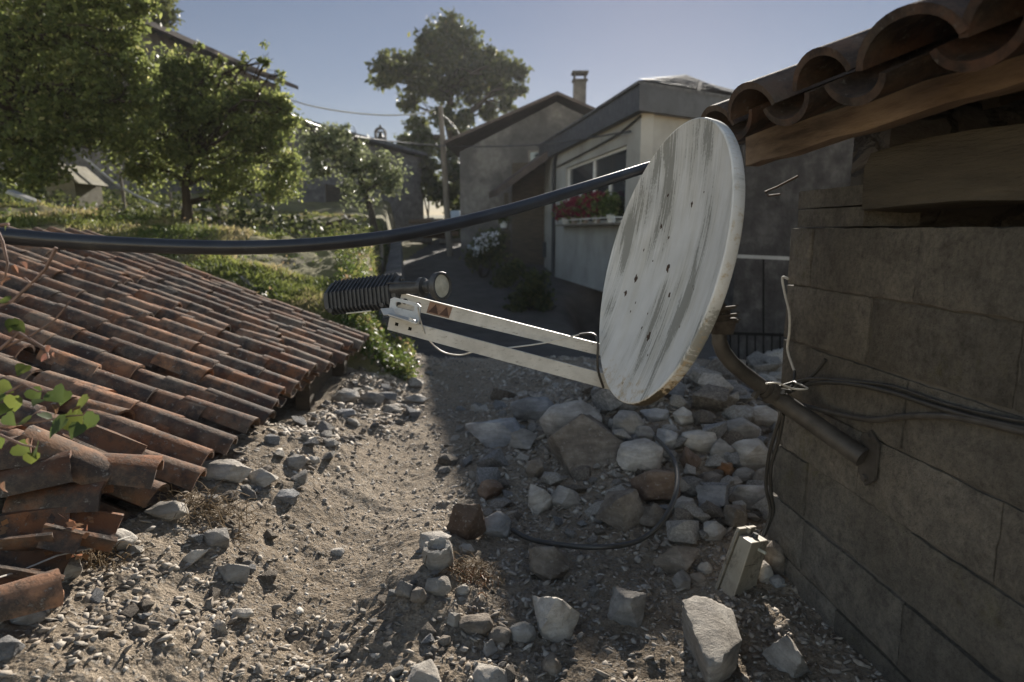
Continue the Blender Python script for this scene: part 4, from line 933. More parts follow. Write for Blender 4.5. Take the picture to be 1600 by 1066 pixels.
# ------------------------------------------------------------------ block-built shed on the right
W0 = P(1237, 360, 2.3); W0.z = 0                       # far edge of the wall face
TC = -LANE                                             # along the wall towards the camera
def WP(px, py, off=0.0):
    p = plane_hit(px, py, W0, SIDE); return p - SIDE * off
def wall_s(px, py): return (WP(px, py) - W0).dot(TC)
bs = thing('block_shed', 'dark concrete block shed at the right edge with a timber eave and clay tiles', 'shed', (W0.x + .8, 1.4, -1.4))
mb = MB(); rng = np.random.default_rng(4); joints = [wall_s(1432, 400), wall_s(1358, 480), wall_s(1410, 650), wall_s(1335, 760), wall_s(1409, 910), .22, .43, .1]
for row in range(9):
    z1 = .006 - row * .2; z0 = z1 - .190 - rng.uniform(-.003, .003); s0 = -.012 * rng.random() - .004 * row; cuts = [s0]; j = joints[row % len(joints)]
    while j - .5 > .12: j -= .5
    while j < 3.2: cuts.append(j); j += .5
    cuts.append(3.3)
    for a, b in zip(cuts[:-1], cuts[1:]):
        mb.rnd = float(rng.random()); off = rng.normal() * .0035; tl = rng.normal() * .003
        a2 = a + rng.uniform(.002, .006); b2 = b - rng.uniform(.002, .006); jg = lambda: rng.normal() * .0017
        n = 14; m = 7; vs = []
        for iz in range(m + 1):
            for k in range(n + 1):
                s = a2 + (b2 - a2) * k / n + jg(); z = z0 + (z1 - z0) * iz / m + jg() * .8
                e = .006 if (k in (0, n) or iz in (0, m)) else 0
                vs.append(W0 + TC * s + V((0, 0, z)) - SIDE * (off - e + jg() * .5 + tl * (k / n - .5)))
        nb = len(vs); back = [v + SIDE * .19 for v in vs]
        idx = lambda k, iz: iz * (n + 1) + k
        fs = [(idx(k, iz), idx(k, iz + 1), idx(k + 1, iz + 1), idx(k + 1, iz)) for k in range(n) for iz in range(m)]
        ring = [idx(k, 0) for k in range(n + 1)] + [idx(n, iz) for iz in range(1, m + 1)] + [idx(k, m) for k in range(n - 1, -1, -1)] + [idx(0, iz) for iz in range(m - 1, 0, -1)]
        fs += [(ring[i], ring[(i + 1) % len(ring)], ring[(i + 1) % len(ring)] + nb, ring[i] + nb) for i in range(len(ring))]
        mb.add(vs + back, fs)
wallo = mb.build('wall', M['block'], bs, smooth=30)
mb = MB(); mb.box(W0 + TC * 1.655 + SIDE * .097 + V((0, 0, -.9)), TC * 3.28, SIDE * .165, V((0, 0, 1.79)))
mb.build('mortar', M['mortar'], bs)
mb = MB()   # end wall, back wall and floor of the dark inside
mb.box(W0 + SIDE * 1.65 + TC * .1 + V((0, 0, -.7)), TC * .19, SIDE * 2.9, V((0, 0, 2.6)))
mb.box(W0 + SIDE * 3.1 + TC * 1.7 + V((0, 0, -.2)), TC * 3.3, SIDE * .2, V((0, 0, 3.4)))
mb.box(W0 + SIDE * 1.6 + TC * 3.35 + V((0, 0, -.4)), TC * .1, SIDE * 3.2, V((0, 0, 3.0)))
mb.build('rear_wall', M['masonry_dark'], bs)
mb = MB(); a = WP(1240, 352); b = WP(1338, 352)     # stub of masonry under the eave at the far corner
s0, s1 = 0.0, (b - W0).dot(TC); zt = WP(1300, 288).z
for (sa, sb, za, zb) in ((s0, s1, .012, .07), (s0 - .005, s1 - .01, .075, zt - .01)):
    mb.rnd = .7; mb.box(W0 + TC * (sa + sb) / 2 + SIDE * .11 + V((0, 0, (za + zb) / 2)), TC * (sb - sa), SIDE * .18, V((0, 0, zb - za)))
mb.build('stub_wall', M['block'], bs)
# the old beam that lies in the gap
mb = MB(); s0 = wall_s(1352, 280); zt0 = WP(1352, 240).z; zb0 = WP(1352, 333).z
a = W0 + TC * s0 + V((0, 0, (zt0 + zb0) / 2)) + SIDE * .07; n = 14; pts = []
for i in range(n + 1):
    c = a + TC * (2.6 * i / n) + V((0, 0, .012 * math.sin(i))); hw = .075; hh = (zt0 - zb0) / 2 * (1 + .03 * math.sin(i * 1.7))
    pts += [c - SIDE * hw * .95 - V((0, 0, hh * .9)), c - SIDE * hw - V((0, 0, hh * .3)), c - SIDE * hw * 1.02 + V((0, 0, hh * .5)), c - SIDE * hw * .8 + V((0, 0, hh)), c + SIDE * hw + V((0, 0, hh)), c + SIDE * hw - V((0, 0, hh))]
fs = [(i * 6 + k, i * 6 + (k + 1) % 6, (i + 1) * 6 + (k + 1) % 6, (i + 1) * 6 + k) for i in range(n) for k in range(6)] + [tuple(range(5, -1, -1)), tuple(n * 6 + k for k in range(6))]
mb.add(pts, fs); mb.build('beam', M['wood_beam'], bs, smooth=35)
# eave board under the tiles
ea0, ea1 = P(1165, 260, 2.35), P(1165, 212, 2.35); q0, q1 = P(1600, 126, 1.26), P(1600, 82, 1.26)
mb = MB(); n = 16; pts = []
ext = 1.9
for i in range(n + 1):
    t = ext * i / n; lo = ea0.lerp(q0, t) + V((0, 0, .004 * math.sin(i * 2.1))); hi = ea1.lerp(q1, t) + V((0, 0, .005 * math.sin(i * 1.3)))
    pts += [lo, hi, hi + SIDE * .06 + V((0, 0, .01)), lo + SIDE * .05]
fs = [(i * 4 + k, i * 4 + (k + 1) % 4, (i + 1) * 4 + (k + 1) % 4, (i + 1) * 4 + k) for i in range(n) for k in range(4)] + [(3, 2, 1, 0), tuple(n * 4 + k for k in range(4))]
mb.add(pts, fs); mb.build('eave_board', M['wood_eave'], bs, smooth=35)
# roof: deck, rafters and tiles
evd = (q1 - ea1).normalized(); slope = .36; updir = (SIDE + V((0, 0, slope))).normalized(); rn = evd.cross(updir); rn = rn if rn.z > 0 else -rn
mb = MB(); o = ea1 - rn * .06
mb.hexa([o + SIDE * .03, o + evd * 3.0 + SIDE * .03, o + evd * 3.0 + updir * 3.3, o + updir * 3.3] + [x + rn * .02 for x in (o + SIDE * .03, o + evd * 3.0 + SIDE * .03, o + evd * 3.0 + updir * 3.3, o + updir * 3.3)])
for k in range(7):
    c = o + evd * (.12 + .42 * k) - rn * .045; mb.bar(c + updir * .42, c + updir * 3.0, .06, .08, rn)
mb.build('roof_timber', M['wood_dark'], bs)
mb = MB(); mb.bar(ea1 + SIDE * .07 + rn * .022 - evd * .02, ea1 + evd * 3.0 + SIDE * .07 + rn * .022, .07, .10, rn); mb.build('bedding_mortar', M['mortar'], bs)
mb = MB(); rng = np.random.default_rng(6)
base = ea1 + rn * .058
def crest_at(px):
    lo_, hi_ = -.5, 2.0
    for it in range(40):
        m_ = (lo_ + hi_) / 2; p = base + evd * m_ - updir * .12 + rn * .09
        if 800 + FPX * p.x / depth(p) < px: lo_ = m_
        else: hi_ = m_
    return m_
ts_ = [crest_at(1208), crest_at(1318), crest_at(1466)]; ts_ = [2 * ts_[0] - ts_[1]] + ts_ + [ts_[2] + (k + 1) * .3 for k in range(7)]
for c, y in enumerate(ts_):
    pw = (ts_[c + 1] - y) if c + 1 < len(ts_) else .3
    for r in range(7):
        j = rng.normal(size=6)
        o = base + evd * (y + .006 * j[0]) + updir * (.34 * (r + 1) - .15 + .03 * j[1]) + rn * (.012 + .008 * j[2])
        ax = (evd + updir * j[3] * .05).normalized(); ay = (-updir - rn * .035 + evd * j[4] * .05).normalized()
        mb.rnd = float(.25 + .6 * rng.random()); mb.tile(o, ax, ay, rn, .43, pw * .72, pw * .86, .018, .33, seg=14)
        o2 = base + evd * (y + pw / 2) + updir * (.34 * (r + 1) - .13 + .015 * j[5]) - rn * .035
        mb.rnd = float(.25 + .6 * rng.random()); mb.tile(o2, (evd + rn * .08 * j[5]).normalized(), (-updir - rn * .03).normalized(), rn, .41, pw * .82, pw * .72, .018, .3, flip=True, seg=14)
mb.build('roof', M['tile_dark'], bs, smooth=35)

# wire hook in the gap
mb = MB(); mb.tube([WP(1252, 275, .01), WP(1232, 292, .04), WP(1216, 300, .05), WP(1222, 306, .05), WP(1236, 304, .04)], .004, 6)
tag(mb.build('wire_hook', M['rust'], origin=WP(1232, 292, .03)), 'bent bright wire hook sticking out under the eave by the masonry stub', 'hook')

# ------------------------------------------------------------------ satellite dish
DC = V((.417, 1.9, -.0953)); DN = V((-.9604, -.1495, .2351)).normalized(); DR = .4206
DA = DN.cross(V((0, 0, 1))).normalized(); DA = DA if DA.y < 0 else -DA            # towards the camera edge
DB = DA.cross(DN); DB = DB if DB.z > 0 else -DB
plate_c = WP(1362, 715, .006)
dish = thing('satellite_dish', 'stained white satellite dish on a tube arm bolted to the block wall', 'satellite dish', tuple(plate_c))
def dish_mesh():
    vs = []; fs = []; uv = []; n = 96; rings = []
    dep = .05
    prof = [(r * DR * .985, -dep * (1 - r * r)) for r in np.linspace(0.02, 1, 26)]
    prof += [(DR * .99, .001), (DR, -.001), (DR * 1.003, -.006), (DR * 1.004, -.028), (DR * .998, -.031), (DR * .985, -.030), (DR * .98, -.012)]
    prof += [(r * DR * .98, -dep * (1 - r * r) - .008) for r in np.linspace(.97, .02, 20)]
    for (r, z) in prof:
        for k in range(n):
            a = 2 * math.pi * k / n; x = r * math.cos(a); y = r * math.sin(a)
            vs.append(DC + DA * x + DB * y + DN * z); uv.append((x, y, z if r > .9 * DR and z < -.0005 and r > DR * .995 else .02))
    m = len(prof)
    for i in range(m - 1):
        for k in range(n):
            k2 = (k + 1) % n; fs.append((i * n + k, i * n + k2, (i + 1) * n + k2, (i + 1) * n + k))
    fs.append(tuple(range(n))); fs.append(tuple((m - 1) * n + k for k in range(n))[::-1])
    mb = MB(); mb.add(vs, fs)
    # paint chips with rust: thin irregular discs lying on the face
    mb.mi = 1; rng = np.random.default_rng(2)
    chips = [(994, 435, 4.2), (1044, 418, 4.6), (1046, 461, 3), (1014, 525, 5), (947, 519, 4.5), (953, 574, 4.5), (975, 454, 2.8), (978, 458, 3.2), (951, 485, 3), (977, 382, 3.2), (990, 327, 3), (1033, 354, 2.6), (1081, 319, 3.2), (943, 549, 2.6), (949, 430, 2), (1062, 238, 3), (1044, 305, 2), (1111, 226, 2),
             (1140, 285, 2.4), (1130, 368, 1.6), (1006, 390, 1.6), (961, 386, 2), (985, 487, 1.5), (1012, 490, 1.3), (1062, 510, 1.6), (1057, 535, 1.8), (1055, 548, 2), (1051, 562, 1.6), (1083, 447, 1.4), (1084, 452, 1.4), (1045, 371, 2), (1020, 408, 1.3), (993, 473, 1.5), (1003, 512, 1.5), (1075, 497, 1.6), (1012, 555, 1.6), (1062, 272, 1.5), (1100, 300, 1.4), (1033, 590, 1.6), (1023, 575, 1.3)]
    for (x, y, s) in chips:
        p = plane_hit(x, y, DC - DN * .02, DN)
        for it in range(4):
            q = p - DC; rr = math.hypot(q.dot(DA), q.dot(DB)) / DR; p = plane_hit(x, y, DC - DN * (.05 * (1 - min(rr, 1) ** 2) - .0006), DN)
        k = 1.25 * s * depth(p) / FPX; vv = []
        for i in range(14):
            a = 2 * math.pi * i / 14; w = 1 + .22 * rng.normal(); el = 1.25 if math.sin(a) < 0 else 1
            vv.append(p + (DA * math.cos(a) * 1.0 + DB * math.sin(a) * el) * k * w)
        def settle(v):
            q = v - DC; x0, y0 = q.dot(DA), q.dot(DB); r2 = min((math.hypot(x0, y0) / DR) ** 2, 1); return DC + DA * x0 + DB * y0 + DN * (-.05 * (1 - r2) + .0007)
        vv = [settle(v) for v in vv]; b0 = len(mb.v); mb.add(vv + [settle(p)], [(i, (i + 1) % 14, 14) for i in range(14)]); uv.extend([(0, 0, .02)] * 15)
    ob = mb.build('reflector', [M['dish'], M['rust']], dish, smooth=50)
    at = ob.data.attributes.new('dish', 'FLOAT_VECTOR', 'POINT'); at.data.foreach_set('vector', np.array(uv, np.float32).reshape(-1))
    return ob
refl = dish_mesh()
def rimY(px, py): return plane_hit(px, py, DC - DN * .03, DN).y

# two arms of bent sheet, from behind the dish to the feed
def arm(l0, l1, r0, r1, Yl, Yr, w=.016, over=.22):
    """l0/l1 upper and lower corners at the feed end, r0/r1 at the dish end (pixels)"""
    a, b, c, d = P(*l0, Yl), P(*l1, Yl), P(*r0, Yr), P(*r1, Yr)
    c = a + (c - a) * (1 + over); d = b + (d - b) * (1 + over)
    mb = MB(); ax = (c - a).normalized(); up = (a - b).normalized(); back = ax.cross(up).normalized(); back = back if back.y > 0 else -back; back = V((back.x, abs(back.y), 0)).normalized()
    t = .0025
    mb.hexa([b, d, d + back * t, b + back * t, a, c, c + back * t, a + back * t])                                   # web
    for (p, q, s) in ((a, c, 1), (b, d, -1)):                                                                     # flanges
        o = -up * (t if s == 1 else 0) ; o2 = up * (0 if s == 1 else t)
        mb.hexa([p + back * t + o, q + back * t + o, q + back * w + o, p + back * w + o, p + back * t + o2, q + back * t + o2, q + back * w + o2, p + back * w + o2])
    return mb, a, b, ax, up, back
YU, YL2 = 2.1, 2.02
ru = rimY(936, 545) + .035; rl = rimY(944, 598) + .03
mbu, ua, ub, uax, uup, uback = arm((628, 458), (621, 480), (936, 537), (935, 555), YU, ru)
def holes(mb, a, b, ax, up, back, spots, rr, sq=False):
    mb.mi = 1
    for (s, f) in spots:
        c = a + (b - a) * f + ax * s - back * .0006; n = 4 if sq else 14
        mb.add([c + (ax * math.cos(2 * math.pi * (i + .5) / n) + up * math.sin(2 * math.pi * (i + .5) / n)) * rr for i in range(n)], [tuple(range(n))])
    mb.mi = 0
holes(mbu, ua, ub, uax, uup, uback, [(.018, .5), (.062, .52)], .010)
armu = mbu.build('arm', [M['arm_metal'], M['black_hole']], dish)
mbl, la, lb_, lax, lup, lback = arm((609, 495), (605, 515), (944, 584), (944, 607), YL2, rl)
holes(mbl, la, lb_, lax, lup, lback, [(.026, .42), (.07, .5)], .0075, True)
arml = mbl.build('arm', [M['arm_metal'], M['black_hole']], dish)
# faded sticker with two triangles on the upper arm
mb = MB(); H = (ua - ub)
def on_arm(s, f, o=.0012): return ub + H * f + uax * s - uback * o
mb.add([on_arm(.097, .1), on_arm(.176, .1), on_arm(.176, .92), on_arm(.097, .92)], [(0, 1, 2, 3)]); mb.mi = 1
for s in (.102, .140): mb.add([on_arm(s, .2, .002), on_arm(s + .034, .2, .002), on_arm(s + .017, .85, .002)], [(0, 1, 2)])
mb.build('warning_sticker', [M['sticker'], M['sticker_dark']], armu)
# bracket between the arms
def plate_ring(corners, slot, t):
    o, x, y = corners; mb = MB(); n = 24; out = []; inn = []
    for i in range(n):
        a = 2 * math.pi * (i + .5) / n; c, s = math.cos(a), math.sin(a); k = 1 / max(abs(c), abs(s)); out.append(o + x * c * k + y * s * k)
        e = .35; px = slot[0] * (abs(c) ** e) * math.copysign(1, c); py = slot[1] * (abs(s) ** e) * math.copysign(1, s); inn.append(o + x * px + y * (py + slot[2]))
    vs = out + inn + [p + t for p in out] + [p + t for p in inn]; fs = []
    for i in range(n):
        j = (i + 1) % n; fs += [(i, j, n + j, n + i), (2 * n + j, 2 * n + i, 3 * n + i, 3 * n + j), (i, 2 * n + i, 2 * n + j, j), (n + j, 3 * n + j, 3 * n + i, n + i)]
    mb.add(vs, fs); return mb
bo = P(632, 486, 2.05); bx = (P(656, 495, 2.05) - P(609, 483, 2.07)) / 2; by = (P(634, 469, 2.06) - P(630, 503, 2.03)) / 2
plate_ring((bo, bx, by), (.62, .26, .42), V((.002, .004, -.001))).build('feed_bracket', M['arm_metal'], dish)
mb = MB(); mb.bar(P(608, 490, 2.0), P(652, 504, 2.0), .05, .003); mb.bar(P(604, 482, 2.02), P(609, 492, 2.0), .04, .003); mb.bar(P(640, 497, 1.99), P(648, 503, 1.99), .012, .010); mb.build('feed_bracket', M['arm_metal'], dish)

# receiver: finned body, waveguide and feed horn
A0 = P(516, 466, 2.22); A1 = P(622, 454, 2.12); fx = (A1 - A0).normalized(); fy = V((0, 0, 1)).cross(fx).normalized(); fy = fy if fy.y < 0 else -fy; fz = fx.cross(fy); fz = fz if fz.z > 0 else -fz
BL = (A1 - A0).length
outl = [(-.052, .040), (-.012, .060), (.046, .022), (.052, -.040), (.034, -.058), (-.04, -.058), (-.056, -.03)]
mb = MB(); nf = 17
for i in range(nf):
    o = A0 + fx * (.008 + (BL - .02) * i / (nf - 1)); sc = 1 - (.16 if i == 0 else 0)
    mb.poly([o + fy * (p * sc) + fz * (q * sc) for p, q in outl], fx * .0035)
mb.poly([A0 + fx * .006 + fy * (p * .86) + fz * (q * .86) for p, q in outl], fx * (BL - .012))
mb.poly([A0 - fx * .008 + fy * (p * .55) + fz * (q * .55 - .004) for p, q in outl], fx * .02)
for s in (.035, BL - .035): mb.lathe(A0 + fx * s + fy * .056 - fz * .040, -fy, [(0, 0), (0, .008), (.02, .008)], 10)
rec = mb.build('receiver', M['black_plastic'], dish)
mb = MB(); o = A0 + fx * (BL - .004)
mb.poly([o + fy * (p * .8) + fz * (q * .8) for p, q in outl], fx * .016)
for (p, q) in ((.02, .026), (-.01, .035), (.03, .0)): mb.lathe(o + fx * .016 + fy * p + fz * q, fx, [(0, .006), (.012, .006), (.012, 0)], 8)
mb.build('end_plate', M['dark_metal'], rec)
HC = P(692, 447, 2.02); hx = (DC - DN * .04 + DB * .04 - HC).normalized(); hs = P(612, 452, 2.1)
hx = (HC - hs).normalized()
hd = (hx + V((.12, -.30, 0))).normalized()
mb = MB(); mb.tube([hs, P(664, 449, 2.05)], .019, 14); mb.lathe(P(658, 449, 2.055), hx, [(0, .019), (0, .032), (.012, .032), (.016, .019), (.05, .021)], 20)
for dq in (.022, -.02): mb.tube([hs + fz * .022 + fy * dq, P(660, 441, 2.05) + fy * dq], .003, 6)
horn = mb.build('waveguide', M['dark_metal'], rec, smooth=40)
mb = MB(); hb = HC - hd * .03
mb.lathe(hb - hd * .02, hd, [(-.02, .02), (0, .022), (.02, .034), (.028, .044), (.046, .046), (.05, .044), (.05, .038), (.044, .036)], 32)
hornc = mb.build('feed_horn', M['dark_metal'], rec, smooth=40)
mb = MB(); mb.lathe(hb - hd * .02, hd, [(.0445, .0375), (.047, .02), (.048, 0)], 32); mb.mi = 0
mb.build('feed_cover', M['feed_face'], rec, smooth=40)
mb = MB(); mb.tube([P(541, 490, 2.12), P(580, 486, 2.1)], .0025, 6); mb.build('cable_tie', M['feed_face'], rec)
# thin lead along the arms
mb = MB(); pts = [P(653, 480, 2.0), P(657, 500, 2.02), P(668, 528, 2.05), P(690, 549, 2.08), P(718, 555, 2.1), P(745, 549, 2.12), P(790, 544, 2.14), P(850, 536, 2.18), P(905, 523, rl), P(926, 522, rl), P(934, 535, rl - .03), P(934, 575, rl - .03), P(943, 606, rl - .02)]
mb.tube(smooth_path(pts[:9], 6), .0026, 6); mb.build('feed_lead', M['white_cable'], dish, smooth=60)
mb = MB(); mb.tube(smooth_path(pts[8:], 6), .0042, 8); mb.build('feed_lead', M['black_cable'], dish, smooth=60)
# mount behind the dish
ck = P(1130, 492, 1.97); mb = MB()
back = DC - DN * .06
mb.tube([back + DB * -.05, back + DB * -.05 - DN * .12, ck], [.03, .028, .026], 10)
mb.box(back - DN * .02 - DB * .03, DN * .03, DA * .2, DB * .2)
mb.box(P(1128, 508, 1.96), V((.062, 0, 0)), V((0, .06, 0)), V((.01, 0, .05)))
for (py, w) in ((482, 26), (494, 30), (504, 34)):
    mb.bar(P(1128 - w / 2, py + 2, 1.93), P(1128 + w / 2 + 8, py - 2, 1.93), .012, .01); mb.tube([P(1128 + w / 2, py - 2, 1.93), P(1128 + w / 2 + 12, py - 5, 1.95)], .003, 6)
mb.build('clamp', mat_plain('clamp_metal', (.055, .046, .038), .95, 0, .3, 30, .1), dish)
mb = MB(); mb.tube([ck, P(1124, 515, 1.96), P(1124, 534, 1.96), P(1130, 550, 1.965), P(1142, 566, 1.975), P(1160, 582, 1.985), P(1200, 612, 2.0)], [.024] * 7, 14)
mb.build('bent_tube', M['steel_tube'], dish, smooth=60)
c0 = P(1193, 606, 1.995); c1 = P(1220, 626, 2.0); ptube = plate_c - SIDE * .02
mb = MB(); mb.tube([c0, c1, ptube], [.030, .030, .029], 16); mb.build('wall_tube', M['steel_tube'], dish, smooth=60)
mb = MB(); dcc = (c1 - c0).normalized(); mb.lathe(c0.lerp(c1, .2), dcc, [(0, .030), (0, .037), (.022, .037), (.022, .030)], 18); mb.bar(c0 + V((-.035, -.012, -.03)), c0 + V((-.02, -.01, -.005)), .02, .012); mb.build('collar', M['steel_tube'], dish, smooth=40)
mb = MB()
pl = [(-.038, .055), (0, .082), (.038, .055), (.038, -.055), (0, -.085), (-.038, -.055)]
mb.poly([plate_c + TC * p + V((0, 0, q)) for p, q in pl], -SIDE * .007)
for q in (.062, -.062): mb.lathe(plate_c - SIDE * .007 + V((0, 0, q)), -SIDE, [(0, .011), (.009, .011), (.009, 0)], 6)
mb.build('wall_plate', M['steel_tube'], dish)

# ------------------------------------------------------------------ pipe and cables
def cable(name, label, pts, r, mat, cat='cable', group=None, n=10):
    mb = MB(); mb.tube(smooth_path([V(p) for p in pts]), r, n); return tag(mb.build(name, M[mat], origin=V(pts[len(pts) // 2]), smooth=70), label, cat, group)
cable('black_pipe', 'thick black plastic pipe sagging right across the view in front of the trees',
      [V((-4.6, 1.6, .75)), V((-2.6, 1.35, .22)), P(-160, 346, 1.36), P(0, 368, 1.42), P(170, 381, 1.5), P(350, 387, 1.6), P(480, 383, 1.68), P(600, 371, 1.77), P(700, 352, 1.86), P(800, 327, 1.98), P(900, 297, 2.13), P(1008, 263, rimY(1008, 262) + .07), P(1090, 238, rimY(1008, 262) + .11), P(1176, 214, 2.40)], .0182, 'black_pipe', 'pipe', n=14)
lift = lambda px, py, l: GP(px, py, l)
cable('black_hose', 'loop of black hose lying over the stones of the rubble heap',
      [lift(800, 828, .03), lift(830, 843, .04), lift(880, 852, .06), lift(940, 855, .08), lift(995, 846, .10), lift(1034, 816, .14), lift(1056, 770, .18), lift(1056, 728, .22), lift(1040, 700, .22), lift(1024, 684, .12)], .0105, 'black_cable', 'hose')
cable('wall_cable', 'upper black cable bundle drooping along the block wall from the dish tube',
      [P(1200, 606, 1.98), P(1232, 612, 1.99), WP(1262, 610, .06), WP(1300, 598, .05), WP(1345, 600, .03), WP(1400, 613, .015), WP(1470, 636, .012), WP(1540, 655, .012), WP(1640, 676, .012)], .007, 'black_cable')
cable('wall_cable', 'second thin black cable running above the thick one on the block wall',
      [P(1210, 604, 1.98), WP(1250, 604, .08), WP(1290, 592, .06), WP(1330, 594, .035), WP(1400, 604, .012), WP(1480, 630, .010), WP(1560, 650, .010), WP(1640, 664, .010)], .0045, 'black_cable')
cable('wall_conduit', 'grey plastic conduit under the black cables on the block wall',
      [P(1222, 612, 1.97), WP(1262, 624, .08), WP(1305, 640, .05), WP(1345, 652, .025), WP(1376, 656, .014), WP(1420, 651, .012), WP(1500, 652, .012), WP(1640, 682, .012)], .0085, 'steel_tube')
cable('loose_wire', 'white wire running down the far edge of the block wall',
      [WP(1236, 436, .01), WP(1231, 434, .02), WP(1233, 455, .018), WP(1240, 490, .016), WP(1240, 520, .016), WP(1237, 545, .016), WP(1246, 570, .02), WP(1250, 580, .02)], .0045, 'white_cable')
cable('loose_wire', 'black end of wire joining the white wire to the cable knot', [WP(1250, 580, .02), WP(1258, 595, .04), WP(1264, 612, .07)], .005, 'black_cable')
cable('loose_wire', 'short black strap pointing up from the cable knot on the block wall', [WP(1296, 562, .012), WP(1282, 588, .03), WP(1264, 612, .07)], .006, 'black_cable')
cable('loose_wire', 'thin bright wire arching over the collar of the dish tube', [P(1196, 600, 1.96), P(1215, 599, 1.95), P(1240, 608, 1.96), P(1262, 607, 1.97), WP(1272, 596, .07)], .0028, 'white_cable')
for (pts, lab) in (([P(1222, 645, 1.99), P(1210, 680, 2.02), P(1201, 715, 2.05), P(1197, 760, 2.08), P(1204, 800, 2.1), P(1192, 838, 2.1)], 'left one of two black leads hanging from the tube to the cream box'),
                   ([P(1224, 648, 1.99), P(1216, 690, 2.02), P(1205, 730, 2.05), P(1205, 770, 2.08), P(1208, 800, 2.1), P(1194, 836, 2.11)], 'right one of two black leads hanging from the tube to the cream box')):
    cable('hanging_lead', lab, pts, .0062, 'black_cable')

# ------------------------------------------------------------------ cream box hanging low by the wall
def junction():
    c = P(1150, 935, 2.12); t = thing('junction_box', 'dirty cream plastic box propped upright among the stones by the block wall', 'box', (c.x, c.y, c.z))
    tm, tl, tr = P(1175, 849, 2.06), P(1155, 836, 2.13), P(1201, 844.5, 2.14); bm_, bl, br = P(1143.5, 943, 2.05), P(1120, 930, 2.12), P(1177, 934, 2.13)
    tb = tl + tr - tm; bb = bl + br - bm_
    mb = MB(); mb.hexa([bm_, br, bb, bl, tm, tr, tb, tl]); body = mb.build('body', M['cream_plastic'], t)
    bev = body.modifiers.new('b', 'BEVEL'); bev.width = .004; bev.segments = 2
    out = (tl - tm).normalized(); up = (tm - bm_).normalized(); fw = (tm - tr).normalized()
    mb = MB(); o = out * .004; e = out * .024; g = up * .010; f = fw * .010
    mb.hexa([bl + o - g + f, bb + o - g - f, bb + e - g * .3 - f * .2, bl + e - g * .3 + f * .2, tl + o + g + f, tb + o + g - f, tb + e + g * .5 - f * .2, tl + e + g * .5 + f * .2])
    lid = mb.build('lid', M['cream_plastic'], t); bev = lid.modifiers.new('b', 'BEVEL'); bev.width = .003; bev.segments = 2
    mb = MB(); a = tl + up * .012 + e * .6; b = tb + up * .012 + e * .6; mb.bar(a, b, .012, .016, up); mb.bar(a.lerp(b, .5) - out * .018, a.lerp(b, .5) + out * .006, .012, .02, up); mb.build('clip', M['cream_plastic'], t)
    mb = MB(); c = (tm + tl + tr + tb) / 4 + fw * -.004; mb.lathe(c - up * .004, up, [(0, .016), (.003, .016), (.003, .012), (.02, .010), (.02, 0)], 16); mb.build('cable_gland', M['black_cable'], t)
    nrm2 = (tr - tm).cross(up).normalized(); nrm2 = nrm2 if nrm2.dot(V((1, -1, 0))) > 0 else -nrm2
    mb = MB(); c = tm.lerp(tr, .55) - up * .03; mb.tube([c, c + nrm2 * .028], .006, 10); mb.build('peg', M['feed_face'], t)
    mb = MB(); q = lambda u, v: tm.lerp(tr, u) + (bm_ - tm) * v + nrm2 * .0008
    for (u, v, w, h) in ((.02, .86, .16, .10), (.8, .83, .14, .12)): mb.add([q(u, v), q(u + w, v), q(u + w, v + h), q(u, v + h)], [(0, 1, 2, 3)])
    mb.build('latch_slot', M['black_hole'], t)
    mb = MB(); mb.add([q(.02, .38), q(.98, .38), q(.98, .386), q(.02, .386)], [(0, 1, 2, 3)]); mb.build('seam', M['black_hole'], t)
junction()

# ------------------------------------------------------------------ white house down the lane
HE = 2.7
LANE0, SIDE0 = LANE, SIDE
LANE = V((-.163, 1, 0)).normalized(); SIDE = V((LANE.y, -LANE.x, 0))
def at_z(px, py, z): r = ray(px, py); return r * (z / r.z)
E0 = at_z(1000, 128, HE); E1 = at_z(1180, 158, HE); FAR = 21.6
Ef = E0 + LANE * ((FAR - E0.y) / LANE.y)
HW = E0 + LANE * .3 + SIDE * .16                           # wall corner
NEARD = (E1 - E0).normalized()
house = thing('white_house', 'white rendered house with flower window and slate roof behind the dish', 'house', (HW.x + 2, HW.y + 3, -2))
def HP(px, py, off=0.): return plane_hit(px, py, HW, SIDE) - SIDE * off
def ha(px, py): return (HP(px, py) - HW).dot(LANE)
def hpt(a, z, b=0.): return V((HW.x, HW.y, 0)) + LANE * a + SIDE * b + V((0, 0, z))
La = (FAR - .2 - HW.y) / LANE.y; a_pipe = ha(868, 400); zb = HP(905, 444).z; TH_ = .25
# window opening on the lane wall
wa0, wa1 = ha(977, 300), ha(884, 300); wz0 = HP(930, 349).z; wz1 = HP(930, 252).z + .1
mb = MB()
def wallbox(a0, a1, z0, z1, b0=0., b1=TH_): mb.hexa([hpt(a0, z0, b0), hpt(a0, z0, b1), hpt(a1, z0, b1), hpt(a1, z0, b0), hpt(a0, z1, b0), hpt(a0, z1, b1), hpt(a1, z1, b1), hpt(a1, z1, b0)])
zt = HE - .02
wallbox(0, wa0, zb, zt); wallbox(wa1, La, zb, zt); wallbox(wa0, wa1, zb, wz0); wallbox(wa0, wa1, wz1, zt)
wallbox(a_pipe, La, -2.6, zb)
N0 = hpt(0, 0); 
mb.hexa([hpt(0, zb, .002), hpt(0, zb, .002) + NEARD * 6, hpt(0, zb, .002) + NEARD * 6 + LANE * .25, hpt(.25, zb, .25), hpt(0, zt - .01, .002), hpt(0, zt - .01, .002) + NEARD * 6, hpt(0, zt - .01, .002) + NEARD * 6 + LANE * .25, hpt(.25, zt - .01, .25)])
mb.build('wall', M['render_white'], house)
